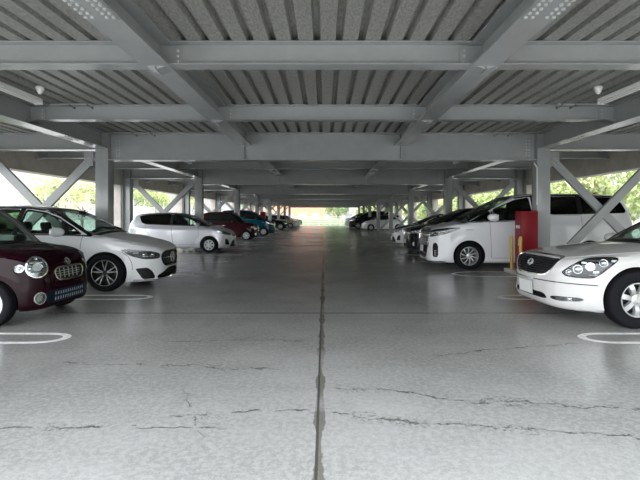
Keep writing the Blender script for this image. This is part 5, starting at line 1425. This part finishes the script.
# hedge and trees beyond the far end
for i in range(9):
    tree(3+i*4.6+R_.uniform(-1, 1), 92+R_.uniform(-3, 4), 3.6, i % 2, ('leaf3', 'leaf')[i % 2], 1.5, 'green tree beyond the far end, %s from the aisle' % ORD[i], 'trees beyond the far end')
def hedge(x0, x1, y0, y1, h, label, n, zb=-.26):
    me_v = []; f = []; r = np.random.default_rng(int(y0*7))
    for i in range(n):
        p = np.array([r.uniform(x0, x1), r.uniform(y0, y1), zb+.06+r.random()*(h-.06)])
        b = r.normal(size=3); b /= np.linalg.norm(b); c = np.cross(b, r.normal(size=3)); c /= np.linalg.norm(c); s = .11; m = len(me_v)
        me_v += [tuple(p-b*s), tuple(p+c*s*.6), tuple(p+b*s), tuple(p-c*s*.6)]; f.append((m, m+1, m+2, m+3))
    q = MB(); q.bbox(x0+.08, x1-.08, y0+.08, y1-.08, zb, zb+h-.08, .05, 2); q.add(me_v, f)
    o = q.build('hedge', M['leaf3']); tag(o, label, 'hedge')
hedge(-22, 24, 84, 85.2, 1.15, 'long clipped yellow-green hedge beyond the far end of the deck', 9000)
hedge(-12.2, -11.2, 8, 17, 1.75, 'green hedge outside the left edge beside the white hatchback', 6000)
# white rail fences
def rail_fence(p0, p1, h, n, rails, label, mesh=False, zb=-.26, r=.03):
    p0, p1 = Vector((*p0, zb)), Vector((*p1, zb)); t = empty('fence', p0); tag(t, label, 'fence')
    d = p1-p0
    me0 = None
    for i in range(n+1):
        q = MB() if me0 is None else None
        if q is not None:
            q.tube([(0, 0, 0), (0, 0, h)], r, 8); o = q.build('fence_post', M['fencew'], t, True); me0 = o
        else:
            o = me0.copy(); COL.objects.link(o)
        o.location = d*(i/n)
    q = MB()
    for z in rails: q.tube([Vector((0, 0, z)), d+Vector((0, 0, z))], r*.75, 6)
    q.build('rail', M['fencew'], t, True)
    if mesh:
        q = MB(); k = int(d.length/.22)
        for i in range(k): q.bar(d*(i/k)+Vector((0, 0, .1)), d*(i/k)+Vector((0, 0, rails[-1])), .012, .012, (1, 0, 0))
        q.build('wire_panel', M['fencew'], t)
rail_fence((-14.5, 2), (-14.5, 80), 2.9, 36, (.6, 1.5, 2.35), 'white wire fence outside the left edge', True)
rail_fence((-24, 82.5), (26, 82.5), 1.6, 26, (.35, .75, 1.15, 1.5), 'white rail fence beyond the far end of the deck')
rail_fence((11.2, 2), (11.2, 80), 1.3, 36, (.5, .9, 1.25), 'white rail fence outside the right edge')
# buildings
def building(x0, x1, y0, y1, h, mk, label, nx, nz, roofm='cream'):
    t = empty('building', ((x0+x1)/2, (y0+y1)/2, -.26)); tag(t, label, 'building'); a, b = (x1-x0)/2, (y1-y0)/2
    MB().box(-a, a, -b, b, 0, h).build('wall', M[mk], t)
    MB().box(-a-.3, a+.3, -b-.3, b+.3, h, h+.35).build('roof', M[roofm], t)
    wm = None
    for i in range(nx):
        for j in range(nz):
            x = -a+(i+.5)*2*a/nx; z = 1.0+j*3.1
            if z+1.4 > h: continue
            o = MB().bbox(-.9, .9, -b-.06, -b+.02, 0, 1.4, .02, 1).build('window', M['winb'], t) if wm is None else wm.copy()
            if wm is None: wm = o
            else: COL.objects.link(o)
            o.location = (x, 0, z)
building(-19, 2.5, 108, 120, 7.5, 'brick', 'orange rendered building beyond the far end', 7, 2)
building(4.5, 26, 118, 130, 5.5, 'cream', 'cream low building beyond the far end, right of the orange one', 6, 1)
building(-60, -38, 20, 46, 5.0, 'cream', 'pale low building far outside the left edge', 6, 1)
